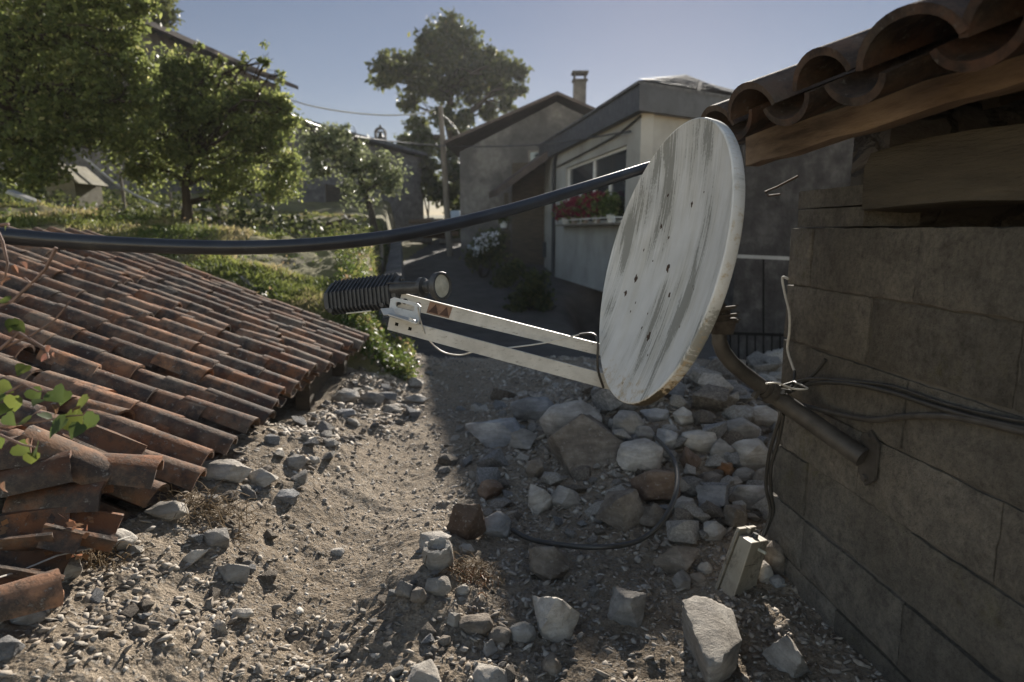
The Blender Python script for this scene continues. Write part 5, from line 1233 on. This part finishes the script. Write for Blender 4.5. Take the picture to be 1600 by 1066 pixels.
mb = MB(); mb.hexa([hpt(-.02, zb, -.03), hpt(-.02, zb, .1), hpt(a_pipe, zb, .1), hpt(a_pipe, zb, -.03), hpt(-.02, zb + .06, -.03), hpt(-.02, zb + .06, .1), hpt(a_pipe, zb + .06, .1), hpt(a_pipe, zb + .06, -.03)])
z_l = HP(905, 416).z; mb.hexa([hpt(-.01, z_l, -.015), hpt(-.01, z_l, .05), hpt(a_pipe, z_l, .05), hpt(a_pipe, z_l, -.015), hpt(-.01, z_l + .03, -.015), hpt(-.01, z_l + .03, .05), hpt(a_pipe, z_l + .03, .05), hpt(a_pipe, z_l + .03, -.015)])
mb.build('string_course', M['render_white'], house)
mb = MB(); wallbox(0, a_pipe, -3.2, zb - .02, .9, 1.1); wallbox(1.2, 1.5, -3.2, zb - .02, .1, .4)
mb.hexa([hpt(0, -2.7, .5), hpt(0, -2.7, .5) + NEARD * 5, hpt(.2, -2.7, .7) + NEARD * 5, hpt(.2, -2.7, .9), hpt(0, zb - .02, .5), hpt(0, zb - .02, .5) + NEARD * 5, hpt(.2, zb - .02, .7) + NEARD * 5, hpt(.2, zb - .02, .9)])
mb.build('basement_wall', M['masonry_dark'], house)
# fascia, eave and slate roof
APX = P(1072, 118, E0.y + 2.6); RGF = APX + LANE * 8
fz_ = .5  # board deepened so its dark colour also stands in for the soffit shadow
mb = MB(); Er = E0 + NEARD * 6.2
mb.hexa([E0 - V((0, 0, fz_)), Ef - V((0, 0, fz_)), Ef - V((0, 0, fz_)) + SIDE * .2, E0 - V((0, 0, fz_)) + SIDE * .2 + LANE * .05, E0 - V((0, 0, .02)), Ef - V((0, 0, .02)), Ef - V((0, 0, .02)) + SIDE * .15, E0 - V((0, 0, .02)) + SIDE * .15 + LANE * .05])
mb.hexa([E0 - V((0, 0, fz_ - .003)), Er - V((0, 0, fz_ - .003)), Er + LANE * .25 - V((0, 0, fz_ - .003)), E0 + LANE * .25 + SIDE * .15 - V((0, 0, fz_ - .003)), E0 - V((0, 0, .023)), Er - V((0, 0, .023)), Er + LANE * .2 - V((0, 0, .023)), E0 + LANE * .2 + SIDE * .15 - V((0, 0, .023))])
mb.build('fascia', M['fascia_blue'], house)
mb = MB(); o = V((0, 0, .015)); out = -SIDE * .05 - LANE * .03
RR = V((APX.x, APX.y, APX.z)) + NEARD * 4.0 - V((0, 0, .45))
vs = [E0 + out + o, Er - LANE * .05 + o, APX, RR, Ef + o - SIDE * .05, RGF]
mb.add(vs, [(0, 1, 3, 2), (0, 2, 5, 4)]); mb.add([v - V((0, 0, .05)) for v in vs], [(2, 3, 1, 0), (4, 5, 2, 0)])
mb.add([vs[0], vs[1], vs[1] - V((0, 0, .05)), vs[0] - V((0, 0, .05))], [(0, 1, 2, 3)]); mb.add([vs[0], vs[4], vs[4] - V((0, 0, .05)), vs[0] - V((0, 0, .05))], [(0, 1, 2, 3)])
# courses of slates on the near slope
rng = np.random.default_rng(77)
for i in range(9):
    t0 = i / 9; t1 = (i + 1.25) / 9
    for k in range(22):
        u0 = k / 22; u1 = (k + .96) / 22
        g_ = lambda u, t: (vs[0].lerp(vs[1], u)).lerp(vs[2].lerp(vs[3], u), min(t, 1)) + V((0, 0, .012))
        j = V((0, 0, rng.random() * .012)); mb.rnd = float(rng.random())
        mb.add([g_(u0, t0) + j + V((0, 0, .018)), g_(u1, t0) + j + V((0, 0, .018)), g_(u1, t1) + j, g_(u0, t1) + j], [(0, 1, 2, 3)])
mb.build('roof', M['slate'], house)
# window with transom lights
def frame_box(m_, a0, a1, z0, z1, b0, b1): m_.hexa([hpt(a0, z0, b0), hpt(a0, z0, b1), hpt(a1, z0, b1), hpt(a1, z0, b0), hpt(a0, z1, b0), hpt(a0, z1, b1), hpt(a1, z1, b1), hpt(a1, z1, b0)])
def window(a0, a1, z0, z1, parts, trans=None, name='window'):
    f = MB(); w = .07; wt = .06
    frame_box(f, a0, a1, z0, z0 + wt, .06, .14); frame_box(f, a0, a1, z1 - wt, z1, .06, .14); frame_box(f, a0, a0 + w, z0 + wt, z1 - wt, .06, .14); frame_box(f, a1 - w, a1, z0 + wt, z1 - wt, .06, .14)
    zt_ = z0 + (z1 - z0) * trans if trans else z1 - wt
    if trans: frame_box(f, a0 + w, a1 - w, zt_ - .05, zt_ + .05, .05, .13)
    for i in range(1, parts):
        c = a0 + (a1 - a0) * i / parts; frame_box(f, c - .045, c + .045, z0 + wt, zt_ - .05, .062, .128)
    if trans:
        c = (a0 + a1) / 2; frame_box(f, c - .06, c + .06, zt_ + .05, z1 - wt, .062, .128)
    o = f.build(name, M['white_paint'], house); g = MB(); frame_box(g, a0 + .02, a1 - .02, z0 + .02, z1 - .02, .10, .106); g.build('pane', M['glass'], o)
    return o
window(wa0, wa1, wz0, wz1, 4, .60)
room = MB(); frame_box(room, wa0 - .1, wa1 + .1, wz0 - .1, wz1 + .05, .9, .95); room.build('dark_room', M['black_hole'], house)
mb = MB(); frame_box(mb, wa0 - .1, wa1 + .1, wz0 - .05, wz0 - .005, -.26, .06); mb.build('sill', M['wood_grey'], house)
mb = MB(); zr = wz0 + .1
for z in (zr,): mb.bar(hpt(wa0 - .1, z, -.25), hpt(wa1 + .1, z, -.25), .025, .025)
for k in range(5):
    a = wa0 - .1 + (wa1 - wa0 + .2) * k / 4; mb.bar(hpt(a, wz0 - .01, -.25), hpt(a, zr, -.25), .02, .02, LANE)
for a in (wa0 - .1, wa1 + .1): mb.bar(hpt(a, zr, -.25), hpt(a, zr, -.01), .02, .02)
mb.build('sill_rail', M['white_paint'], house)
# flower pots on the sill: each its own thing
rng = np.random.default_rng(71); labs = ['red geranium in a pale pot, farthest along the window sill', 'bushy red geranium in a pot, second from the far end of the sill', 'red geranium in a brown pot at the middle of the sill', 'tall red flowering plant in a pot, fourth along the sill', 'green trailing plant in a white pot at the near end of the sill']
for k in range(5):
    a = wa1 - (wa1 - wa0) * (k + .5) / 5.0; c = hpt(a, wz0 - .004, -.13); t = thing('potted_flower', labs[k], 'potted plant', tuple(c), 'flower pots on the window sill')
    mb = MB(); mb.lathe(c, V((0, 0, 1)), [(0, 0), (0, .07), (.15, .1), (.17, .105), (.17, .085), (.14, .08), (.14, 0)], 16); mb.build('pot', M['white_paint'] if k in (0, 4) else M['pot'], t, smooth=40)
    cc = np.array(c) + np.array([0, 0, .36 + .05 * (k % 2)])
    lq, _ = blob_leaves([(cc, (.25, .3, .24), 420)], 14, .09, rng, .3, .8); mesh_from_quads('foliage', lq, 4, rng.random(len(lq)), M['leaf_mid'], t)
    if k < 4:
        lq, _ = blob_leaves([(cc + np.array([-.04, -.02, .05]), (.27, .32, .26), 380)], 9, .085, rng, .16, 1.0, .2); mesh_from_quads('blossom', lq, 4, rng.random(len(lq)), M['petal_red'], t)
# downpipe, gutter, facade cable
mb = MB(); a = a_pipe + .05; mb.tube([hpt(a - .7, HE - .3, -.05), hpt(a - .25, HE - .5, -.07), hpt(a, HE - .75, -.07), hpt(a, -1.2, -.07), hpt(a + .02, -2.3, -.1)], .055, 10); mb.build('downpipe', M['fascia_blue'], house, smooth=60)
mb = MB(); pts = smooth_path([hpt(-.05, 2.15, -.03), hpt(1.2, 2.0, -.04), hpt(2.5, 1.95, -.04), hpt(4.5, 1.9, -.04), hpt(a - .1, 1.85, -.04)]); mb.tube(pts, .022, 6); mb.build('wall_cable', M['black_cable'], house)
mb = MB(); aa = ha(851, 390); frame_box(mb, aa - .25, aa + .25, HP(851, 402).z, HP(851, 378).z, -.02, .02); mb.build('meter_hatch', M['fascia_blue'], house)
# canopy beyond the window, on a post
mb = MB(); Yc = 20.3; o1 = P(776, 306, Yc); h1 = P(860, 246, Yc)
q = LANE * 1.9
mb.hexa([o1, h1, h1 + q, o1 + q, o1 + V((0, 0, .2)), h1 + V((0, 0, .26)), h1 + q + V((0, 0, .26)), o1 + q + V((0, 0, .2))]); mb.build('canopy', M['darkroof'], house)
pa = P(800, 400, 22.0); pb_ = P(868, 400, 21.5); mb = MB(); mb.hexa([V((pa.x, pa.y, -1.6)), V((pb_.x, pb_.y, -1.6)), V((pb_.x, pb_.y + .1, -1.6)), V((pa.x, pa.y + .1, -1.6)), V((pa.x, pa.y, h1.z)), V((pb_.x, pb_.y, h1.z)), V((pb_.x, pb_.y + .1, h1.z)), V((pa.x, pa.y + .1, h1.z))]); mb.build('porch_wall', M['wood_dark'], house)
cp = o1 + SIDE * .35 + LANE * .3; mb = MB(); mb.box(V((cp.x, cp.y, (cp.z + -1.75) / 2)), (.13, 0, 0), (0, .13, 0), (0, 0, cp.z + 1.75 + .2)); mb.build('canopy_post', M['wood_dark'], house)

LANE, SIDE = LANE0, SIDE0
# ------------------------------------------------------------------ grey gabled house
YG = 22.9
gc = P(718, 400, YG); ap = P(870, 149, YG); le = P(694, 226, YG); re = P(1010, 214, YG)
gh = thing('grey_house', 'grey rendered house with a broad gable end and patchy plaster behind the white house', 'house', (ap.x, YG + 4, -1.3))
dpth = V((.4, 9, 0)); lw = P(718, 245, YG); rw = V((2 * ap.x - lw.x, YG, lw.z))
mb = MB(); zg = -2.0
front = [V((lw.x, YG, zg)), V((rw.x, YG, zg)), V((rw.x, YG, lw.z + .15)), V((ap.x, YG, ap.z - .22)), V((lw.x, YG, lw.z + .15))]
mb.poly(front, dpth); mb.build('wall', M['render_grey'], gh)
mb = MB(); rr_ = V((2 * ap.x - le.x, YG, le.z)); fo = V((0, -.18, 0))
for (a, b) in ((le, ap), (ap, rr_)):
    mb.hexa([a + fo, b + fo, b + dpth, a + dpth, a + fo + V((0, 0, .10)), b + fo + V((0, 0, .10)), b + dpth + V((0, 0, .10)), a + dpth + V((0, 0, .10))])
rf = mb.build('roof', M['darkroof'], gh)
mb = MB(); c = P(905, 170, YG + 1.5); cw = .22; zt = P(905, 127, YG + 1.5).z; mb.box(V((c.x, c.y, (c.z - 1 + zt) / 2)), (cw * 2 * 1.0, 0, 0), (0, .4, 0), (0, 0, zt - c.z + 1))
for sx in (-1, 1): mb.box(V((c.x + sx * .19, c.y, zt + .12)), (.05, 0, 0), (0, .36, 0), (0, 0, .24))
mb.box(V((c.x, c.y, zt + .01)), (.54, 0, 0), (0, .5, 0), (0, 0, .05)); mb.box(V((c.x, c.y, zt + .27)), (.58, 0, 0), (0, .54, 0), (0, 0, .07)); mb.build('chimney', M['render_grey'], rf)
mb = MB(); wc = P(838, 246, YG); mb.box(wc, (.55, 0, 0), (0, .06, 0), (0, 0, .45)); w_ = mb.build('window', M['wood_grey'], gh); mb = MB(); mb.box(wc + V((0, -.02, 0)), (.42, 0, 0), (0, .04, 0), (0, 0, .33)); mb.build('pane', M['glass'], w_)
mb = MB(); dcx = P(738, 380, YG); mb.box(V((dcx.x + .8, YG - .01, -1.0)), (1.1, 0, 0), (0, .08, 0), (0, 0, 2.0)); mb.build('door', M['wood_dark'], gh)

# shrub with white flowers and pots by that house
g0 = P(752, 424, 19.5); g0.z = gz1(g0.x, g0.y); t = thing('flowering_shrub', 'shrub with white blossoms in front of the grey house', 'shrub', tuple(g0)); rng = np.random.default_rng(73)
bl = [B(752, 388, 19.5, 20, 700), B(772, 372, 19.5, 16, 500), B(745, 404, 19.5, 18, 500), B(770, 400, 19.5, 20, 500)]
mb = MB(); [limb(mb, g0, b[0], .04, .015, rng, .1) for b in bl]; mb.build('stem', M['bark'], t)
lq, _ = blob_leaves(bl, 16, .14, rng, .25, .6); mesh_from_quads('foliage', lq, 4, rng.random(len(lq)), M['leaf_dark'], t)
lq, _ = blob_leaves([B(748, 384, 19.4, 15, 150), B(756, 374, 19.4, 12, 90), B(770, 372, 19.4, 10, 50)], 6, .11, rng, .2, 1, .15); mesh_from_quads('blossom', lq, 4, rng.random(len(lq)), M['petal_white'], t)
for (px, py, Yq, bl, lab, sd) in ((828, 492, 15.5, [(822, 455, 22), (840, 440, 20), (812, 478, 18), (846, 470, 20)], 'dark leafy shrub in deep shade left of the house downpipe', 81), (795, 470, 18.2, [(790, 440, 18), (802, 420, 18), (780, 455, 15)], 'dark shrub at the foot of the canopy post', 82)):
    g0 = P(px, py, Yq); g0.z = gz1(g0.x, g0.y); t = thing('shrub', lab, 'shrub', tuple(g0)); r8 = np.random.default_rng(sd); B8 = [B(x, y, Yq, r, int(r * 22)) for x, y, r in bl]
    mb = MB(); [limb(mb, g0, b[0], .03, .012, r8, .1) for b in B8]; mb.build('stem', M['bark'], t)
    lq, _ = blob_leaves(B8, 14, .12, r8, .28, .7); mesh_from_quads('foliage', lq, 4, r8.random(len(lq)), M['leaf_dark'], t)
c = P(787, 356, 20.4); t = thing('hanging_pot', 'white flower pot hanging on the canopy post', 'flower pot', tuple(c)); mb = MB(); mb.lathe(c, V((0, 0, 1)), [(0, 0), (0, .09), (.2, .13), (.2, .1), (.17, 0)], 14); mb.build('pot', M['white_paint'], t, smooth=40)
lq, _ = blob_leaves([(np.array(c) + np.array([0, 0, .3]), (.2, .2, .15), 200)], 10, .1, rng, .3, .6); mesh_from_quads('foliage', lq, 4, rng.random(len(lq)), M['leaf_dark'], t)

# ------------------------------------------------------------------ stone building at left back, with the bell gable behind; house upper left
def long_house(name, label, pl, pr, Yl, Yr, dep, base_z, wallm, roofm, over=.4, rise=2.0, fasc=.25):
    a = P(*pl, Yl); b = P(*pr, Yr); zz = (a.z + b.z) / 2; a.z = b.z = zz; d = (b - a).normalized(); n = V((-d.y, d.x, 0)); n = n if n.y > 0 else -n
    t = thing(name, label, 'house', ((a.x + b.x) / 2, (a.y + b.y) / 2 + 1, base_z)); mb = MB(); dz = V((0, 0, zz - base_z - .12))
    A = V((a.x, a.y, base_z)); Bq = V((b.x, b.y, base_z)); A2 = A + n * dep; B2 = Bq + n * dep
    mb.hexa([A, Bq, B2, A2, A + dz, Bq + dz, B2 + dz, A2 + dz]); gz_ = V((0, 0, rise * .94))
    for (p, q) in ((A + dz, A2 + dz), (Bq + dz, B2 + dz)): mb.add([p, q, (p + q) / 2 + gz_], [(0, 1, 2)])
    mb.build('wall', wallm, t); mb = MB(); th = V((0, 0, .14)); o = d * over; e0 = a - n * over - V((0, 0, over * rise * 2 / dep)); e1 = b - n * over - V((0, 0, over * rise * 2 / dep)); r0 = a + n * dep / 2 + V((0, 0, rise)); r1 = b + n * dep / 2 + V((0, 0, rise)); f0 = a + n * (dep + over); f1 = b + n * (dep + over)
    for (p, q, s, u) in ((e0, e1, r0, r1), (r0, r1, f0, f1)): mb.hexa([p - o, q + o, u + o, s - o, p - o + th, q + o + th, u + o + th, s - o + th])
    mb.build('roof', roofm, t); return t, a, b, d, n
t, a, b, d, n = long_house('stone_house', 'long low stone house with a slate eave behind the small trees', (430, 184), (660, 243), 22, 33, 6, -1.2, M['masonry'], M['slate'], .35, .25)
mb = MB(); c = a.lerp(b, .3) - n * .02; mb.box(V((c.x, c.y, .6)), d * 1.4, n * .1, V((0, 0, 2.2))); mb.build('door', M['wood_dark'], t)
t2, a2, b2, d2, n2 = long_house('upper_house', 'big grey house with a dark red eave at the upper left behind the trees', (200, 30), (438, 128), 19, 27, 8, .5, M['render_grey'], M['darkroof'], .5, 1.4)
mb = MB(); c = a2.lerp(b2, .55) - n2 * .02; mb.box(V((c.x, c.y, c.z - 1.6)), d2 * .9, n2 * .08, V((0, 0, 1.2))); w_ = mb.build('window', M['wood_grey'], t2)
mb = MB(); mb.box(V((c.x, c.y, c.z - 1.6)) - n2 * .02, d2 * .7, n2 * .08, V((0, 0, 1.0))); mb.build('pane', M['glass'], w_)
Yb = 38
def px2m(p): return depth(P(595, 210, Yb)) / FPX * p
c = P(595, 223, Yb); bt = thing('bell_gable', 'small arched bell gable with a hanging bell above the stone house roof', 'bell gable', (c.x, c.y, c.z - 3))
mb = MB(); w = px2m(7.5); h = px2m(22); pth = px2m(2.4)
mb.box(V((c.x, c.y, c.z - 1.5)), (w * 2 + pth * 2, 0, 0), (0, .5, 0), (0, 0, 3.0))
for s in (-1, 1): mb.box(V((c.x + s * w, c.y, c.z + h * .35)), (pth, 0, 0), (0, .4, 0), (0, 0, h * .7))
arc = [V((c.x + math.cos(x) * w, c.y, c.z + h * .7 + math.sin(x) * w * .8)) for x in np.linspace(0, math.pi, 11)]
for p, q in zip(arc[:-1], arc[1:]): mb.bar(p, q, .4, pth, V((0, 1, 0)) if False else V((0, 0, 1)))
mb.box(V((c.x, c.y, c.z + h * .7 + w * 1.05)), (pth, 0, 0), (0, .3, 0), (0, 0, w * .7)); mb.bar(V((c.x - w, c.y, c.z + h * .72)), V((c.x + w, c.y, c.z + h * .72)), .1, .07)
mb.build('arch', M['masonry_dark'], bt)
mb = MB(); mb.lathe(V((c.x, c.y, c.z + h * .70)), V((0, 0, -1)), [(0, .02), (.05, .1), (.22, .14), (.36, .22), (.36, 0)], 14); mb.build('bell', M['bronze'], bt, smooth=40)

# ------------------------------------------------------------------ pole and overhead wires
Yp = 24.0; pt, pb = P(688, 166, Yp), P(703, 391, Yp)
pole = thing('utility_pole', 'leaning wooden utility pole on the road between the stone house and the grey house', 'utility pole', tuple(pb))
mb = MB(); mb.tube([pb - V((0, 0, .4)), pb.lerp(pt, .5), pt], [.13, .11, .085], 10); mb.build('pole', M['wood_grey'], pole, smooth=60)
for f in (.93, .72):
    c = pb.lerp(pt, f); mb = MB(); mb.tube([c + V((-.09, -.08, 0)), c + V((-.25, -.1, .06))], .02, 6); mb.lathe(c + V((-.25, -.1, .04)), V((0, 0, 1)), [(0, .04), (.05, .05), (.1, .03), (.1, 0)], 10); mb.build('insulator', M['fascia_blue'], pole)
cable('overhead_wire', 'upper overhead wire sagging from the pole top towards the upper left house', [pt - V((.2, 0, .1)), P(650, 178, 23.4), P(600, 180, 22.6), P(540, 175, 22), P(480, 164, 22), P(436, 150, 25)], .022, 'white_cable', 'wire', n=6)
cable('overhead_wire', 'lower overhead wire passing behind the leaves of the small tree to the pole', [P(697, 228, Yp), P(640, 224, 22), P(560, 214, 19), P(500, 198, 16), P(440, 172, 13.5)], .022, 'black_cable', 'wire', n=6)
cable('overhead_wire', 'overhead wire from the pole across the grey gable to the white house', [P(697, 228, Yp), P(760, 229, 21), P(830, 227, 18), P(900, 219, 15.5), P(985, 205, 13.2)], .018, 'black_cable', 'wire', n=6)
cable('stay_wire', 'thin slanting stay wire from the pole down behind the road', [P(690, 178, Yp), P(715, 205, Yp + .5), P(735, 250, Yp + .5)], .012, 'black_cable', 'wire', n=6)

# ------------------------------------------------------------------ garden bits on the hillside
def gnd(px, py, Y): p = P(px, py, Y); p.z = gz1(p.x, p.y); return p
for (px, Y, h, w, lab) in ((594, 12.5, .62, .07, 'pale split post beside the small grey green tree'), (343, 10.2, .5, .045, 'thin grey fence stake right of the fruit tree trunk'), (271, 11, .45, .05, 'short fence stake left of the fruit tree trunk'), (197, 11, .75, .05, 'tall dark fence stake crossed by the white hose'), (428, 9.2, .3, .02, 'thin dark iron rod stuck in the grass under the black pipe')):
    p = gnd(px, 360, Y); mb = MB(); mb.tube([p - V((0, 0, .15)), p + V((.01, 0, h * .5)), p + V((-.01, 0, h))], [w * .6, w * .55, w * .5], 7); tag(mb.build('fence_post', M['wood_grey'] if w > .03 else M['dark_metal'], origin=p), lab, 'post', 'stakes on the grassy terrace')
cable('garden_hose', 'white garden hose drooping in a curve between the stakes on the hillside', [P(118, 236, 11), P(150, 262, 11), P(190, 293, 11), P(240, 317, 10.8), P(290, 326, 10.6), P(335, 329, 10.4)], .02, 'hose_white', 'hose')
p = gnd(95, 305, 10.5); kn = thing('kennel', 'small yellowed wooden kennel with a pitched lid among the hillside plants', 'kennel', tuple(p)); mb = MB(); z0 = p.z - .1; zt = P(90, 262, 10.5).z; zr = P(122, 285, 10.5).z
x0, x1 = P(66, 300, 10.5).x, P(118, 300, 10.5).x
mb.poly([V((x0, 10.5, z0)), V((x1, 10.5, z0)), V((x1, 10.5, zr)), V((P(92, 262, 10.5).x, 10.5, zt)), V((x0 + .1, 10.5, zt - .08))], V((.05, .6, 0))); mb.build('wall', M['board'], kn)
mb = MB(); mb.bar(P(90, 258, 10.45) + V((0, .3, .02)), P(128, 290, 10.45) + V((0, .3, .02)), .75, .03, V((0, 0, 1))); mb.build('roof', M['board'], kn)
mb = MB(); mb.bar(P(14, 299, 9.6), P(62, 318, 9.4), .12, .05); tag(mb.build('plank', M['hose_white'], origin=P(38, 309, 9.5)), 'pale plank lying aslant at the left edge below the big tree', 'plank')
mb = MB(); mb.tube([P(505, 352, 10.6), P(530, 346, 10.7), P(548, 338, 10.8)], [.03, .028, .02], 7); tag(mb.build('fallen_branch', M['bark'], origin=P(530, 346, 10.7)), 'fallen dark branch on the grass left of the pale post', 'branch')
mb = MB(); mb.bar(GP(365, 425, .03), GP(400, 452, .03), .03, .03); tag(mb.build('fallen_branch', M['wood_grey'], origin=GP(380, 438)), 'thin dead stick lying on the sunny bank above the tiled roof', 'branch')
# dark dry-stone wall holding up the terrace along the lane
mb = MB(); n = 26
ys = np.linspace(6.9, 20, n); L0 = []; rng = np.random.default_rng(15)
for y in ys:
    x = edge_x(y) + .02; zt = gz1(x - .5, y) - .02; zb_ = gz1(x + .4, y) - .3; L0.append((V((x + .14, y, zb_)), V((x + .06, y, max(zt - .34, zb_ + .25))), V((x - .2, y, max(zt - .40, zb_ + .2))), V((x - .3, y, zb_))))
vs = [p for q in L0 for p in q]; fs = [(i * 4 + k, i * 4 + (k + 1) % 4, (i + 1) * 4 + (k + 1) % 4, (i + 1) * 4 + k) for i in range(n - 1) for k in range(4)] + [(0, 1, 2, 3), tuple((n - 1) * 4 + k for k in (3, 2, 1, 0))]
mb.add(vs, fs); tag(mb.build('terrace_wall', M['masonry_dark'], origin=(edge_x(8), 8, -1.6)), 'dark dry stone retaining wall along the left side of the lane', 'wall')
# woodpile with a pale sheet, beyond the pole
p = gnd(712, 372, 29); wp = thing('woodpile', 'brown heap of firewood by the pole, beyond the road', 'woodpile', tuple(gnd(680, 372, 29))); rng = np.random.default_rng(19)
for i in range(26):
    q = gnd(rng.uniform(655, 712), 372, 29 + rng.uniform(-.3, .6)) + V((0, 0, .1 + .95 * rng.random())); mb = MB(); mb.tube([q - V((.5, .1, .02)), q + V((.5, -.1, rng.normal() * .08))], .11, 7); mb.build('log', M['wood_grey'] if i % 3 else M['wood_eave'], wp)
mb = MB(); q = P(708, 334, 28.5); mb.hexa([q + V((-.35, -.3, -.25)), q + V((.35, -.3, -.25)), q + V((.4, .5, -.25)), q + V((-.3, .5, -.25)), q + V((-.25, -.2, .1)), q + V((.3, -.2, .14)), q + V((.3, .4, .14)), q + V((-.22, .4, .1))])
tag(mb.build('plastic_sheet', M['blue_tarp'], origin=q), 'small pale blue sheet draped over the end of the woodpile', 'sheet')

# ------------------------------------------------------------------ dark stone wall with a pale rail, seen between the dish and the block wall
Yw = 7.6
sw = thing('stone_wall', 'dark stone wall seen in the gap between the dish and the block wall', 'wall', tuple(P(1240, 560, Yw)))
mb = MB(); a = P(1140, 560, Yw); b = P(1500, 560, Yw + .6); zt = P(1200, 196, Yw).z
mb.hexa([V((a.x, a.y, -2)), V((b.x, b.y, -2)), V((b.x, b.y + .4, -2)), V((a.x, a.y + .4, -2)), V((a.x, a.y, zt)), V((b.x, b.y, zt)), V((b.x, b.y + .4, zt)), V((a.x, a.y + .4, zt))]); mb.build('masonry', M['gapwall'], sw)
rl_ = thing('metal_railing', 'dark metal railing with a pale top rail in front of the stone wall', 'railing', tuple(P(1200, 565, 6.6)))
mb = MB(); mb.bar(P(1120, 399, 6.6), P(1300, 407, 6.6), .04, .035); mb.build('top_rail', M['hose_white'], rl_)
mb = MB(); mb.bar(P(1120, 520, 6.6), P(1300, 526, 6.6), .03, .03)
for k in range(12):
    x = 1128 + k * 13; mb.bar(P(x, 520 if k % 5 else 402, 6.6), P(x, 585, 6.6), .014, .014, V((0, 1, 0)))
mb.build('baluster', M['black_hole'], rl_)

# ------------------------------------------------------------------ dusty air against the sun
HAZE = .0005
mb = MB(); mb.box(V((0, 61, 11)), V((1100, 0, 0)), V((0, 150, 0)), V((0, 0, 29)))
hm = bpy.data.materials.new('dusty_air'); hm.use_nodes = True; nt = hm.node_tree; nt.nodes.remove(nt.nodes['Principled BSDF'])
pv = nt.nodes.new('ShaderNodeVolumePrincipled'); pv.inputs['Color'].default_value = (.93, .95, 1, 1); pv.inputs['Density'].default_value = HAZE; pv.inputs['Anisotropy'].default_value = .3
nt.links.new(pv.outputs[0], nt.nodes['Material Output'].inputs['Volume'])
hz = mb.build('haze', hm); hz['kind'] = 'stuff'
# ------------------------------------------------------------------ light, sky, camera
SUN_EL, SUN_AZ = 19.8, 12.2
sd = V((math.sin(rad(SUN_AZ)) * math.cos(rad(SUN_EL)), math.cos(rad(SUN_AZ)) * math.cos(rad(SUN_EL)), math.sin(rad(SUN_EL))))
ld = bpy.data.lights.new('sun', 'SUN'); ld.energy = 5.0; ld.angle = rad(.5); ld.color = (1, .93, .83)
lo = bpy.data.objects.new('sun', ld); COL.objects.link(lo); lo.rotation_euler = sd.to_track_quat('Z', 'Y').to_euler(); lo.location = sd * 50
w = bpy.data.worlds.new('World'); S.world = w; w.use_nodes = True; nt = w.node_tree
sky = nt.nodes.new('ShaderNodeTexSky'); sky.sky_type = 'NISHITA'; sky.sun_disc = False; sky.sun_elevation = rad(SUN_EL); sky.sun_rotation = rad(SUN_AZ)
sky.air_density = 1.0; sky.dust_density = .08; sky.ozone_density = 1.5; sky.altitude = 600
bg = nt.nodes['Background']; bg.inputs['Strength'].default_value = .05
# sky dimmed ahead, brightened beside and behind the camera as added fill
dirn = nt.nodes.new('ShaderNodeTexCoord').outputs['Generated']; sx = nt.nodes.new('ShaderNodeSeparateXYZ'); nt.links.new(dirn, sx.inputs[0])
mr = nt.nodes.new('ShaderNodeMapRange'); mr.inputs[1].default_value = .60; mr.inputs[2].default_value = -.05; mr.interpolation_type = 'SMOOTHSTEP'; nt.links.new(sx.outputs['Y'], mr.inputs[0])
fill_tint = mix(nt, mr.outputs[0], (.515, .437, .437, 1), (2.85, 2.27, 1.83, 1))
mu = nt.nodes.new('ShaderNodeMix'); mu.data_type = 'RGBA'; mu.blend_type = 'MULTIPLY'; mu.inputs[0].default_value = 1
nt.links.new(sky.outputs[0], mu.inputs[6]); nt.links.new(fill_tint, mu.inputs[7]); nt.links.new(mu.outputs[2], bg.inputs['Color'])
cam = bpy.data.cameras.new('camera'); cam.sensor_width = 36; cam.lens = 36 * FPX / 1600; cam.clip_end = 2000; cam.clip_start = .02
co = bpy.data.objects.new('camera', cam); COL.objects.link(co); co.rotation_euler = (math.pi / 2 - TH, 0, 0); S.camera = co
cam.dof.use_dof = True; cam.dof.focus_distance = 1.95; cam.dof.aperture_fstop = 2.8
S.view_settings.view_transform = 'Standard'; S.view_settings.look = 'None'; S.view_settings.gamma = 1; S.view_settings.exposure = 1.32
for o in bpy.data.objects:
    if '_w' in o: del o['_w']
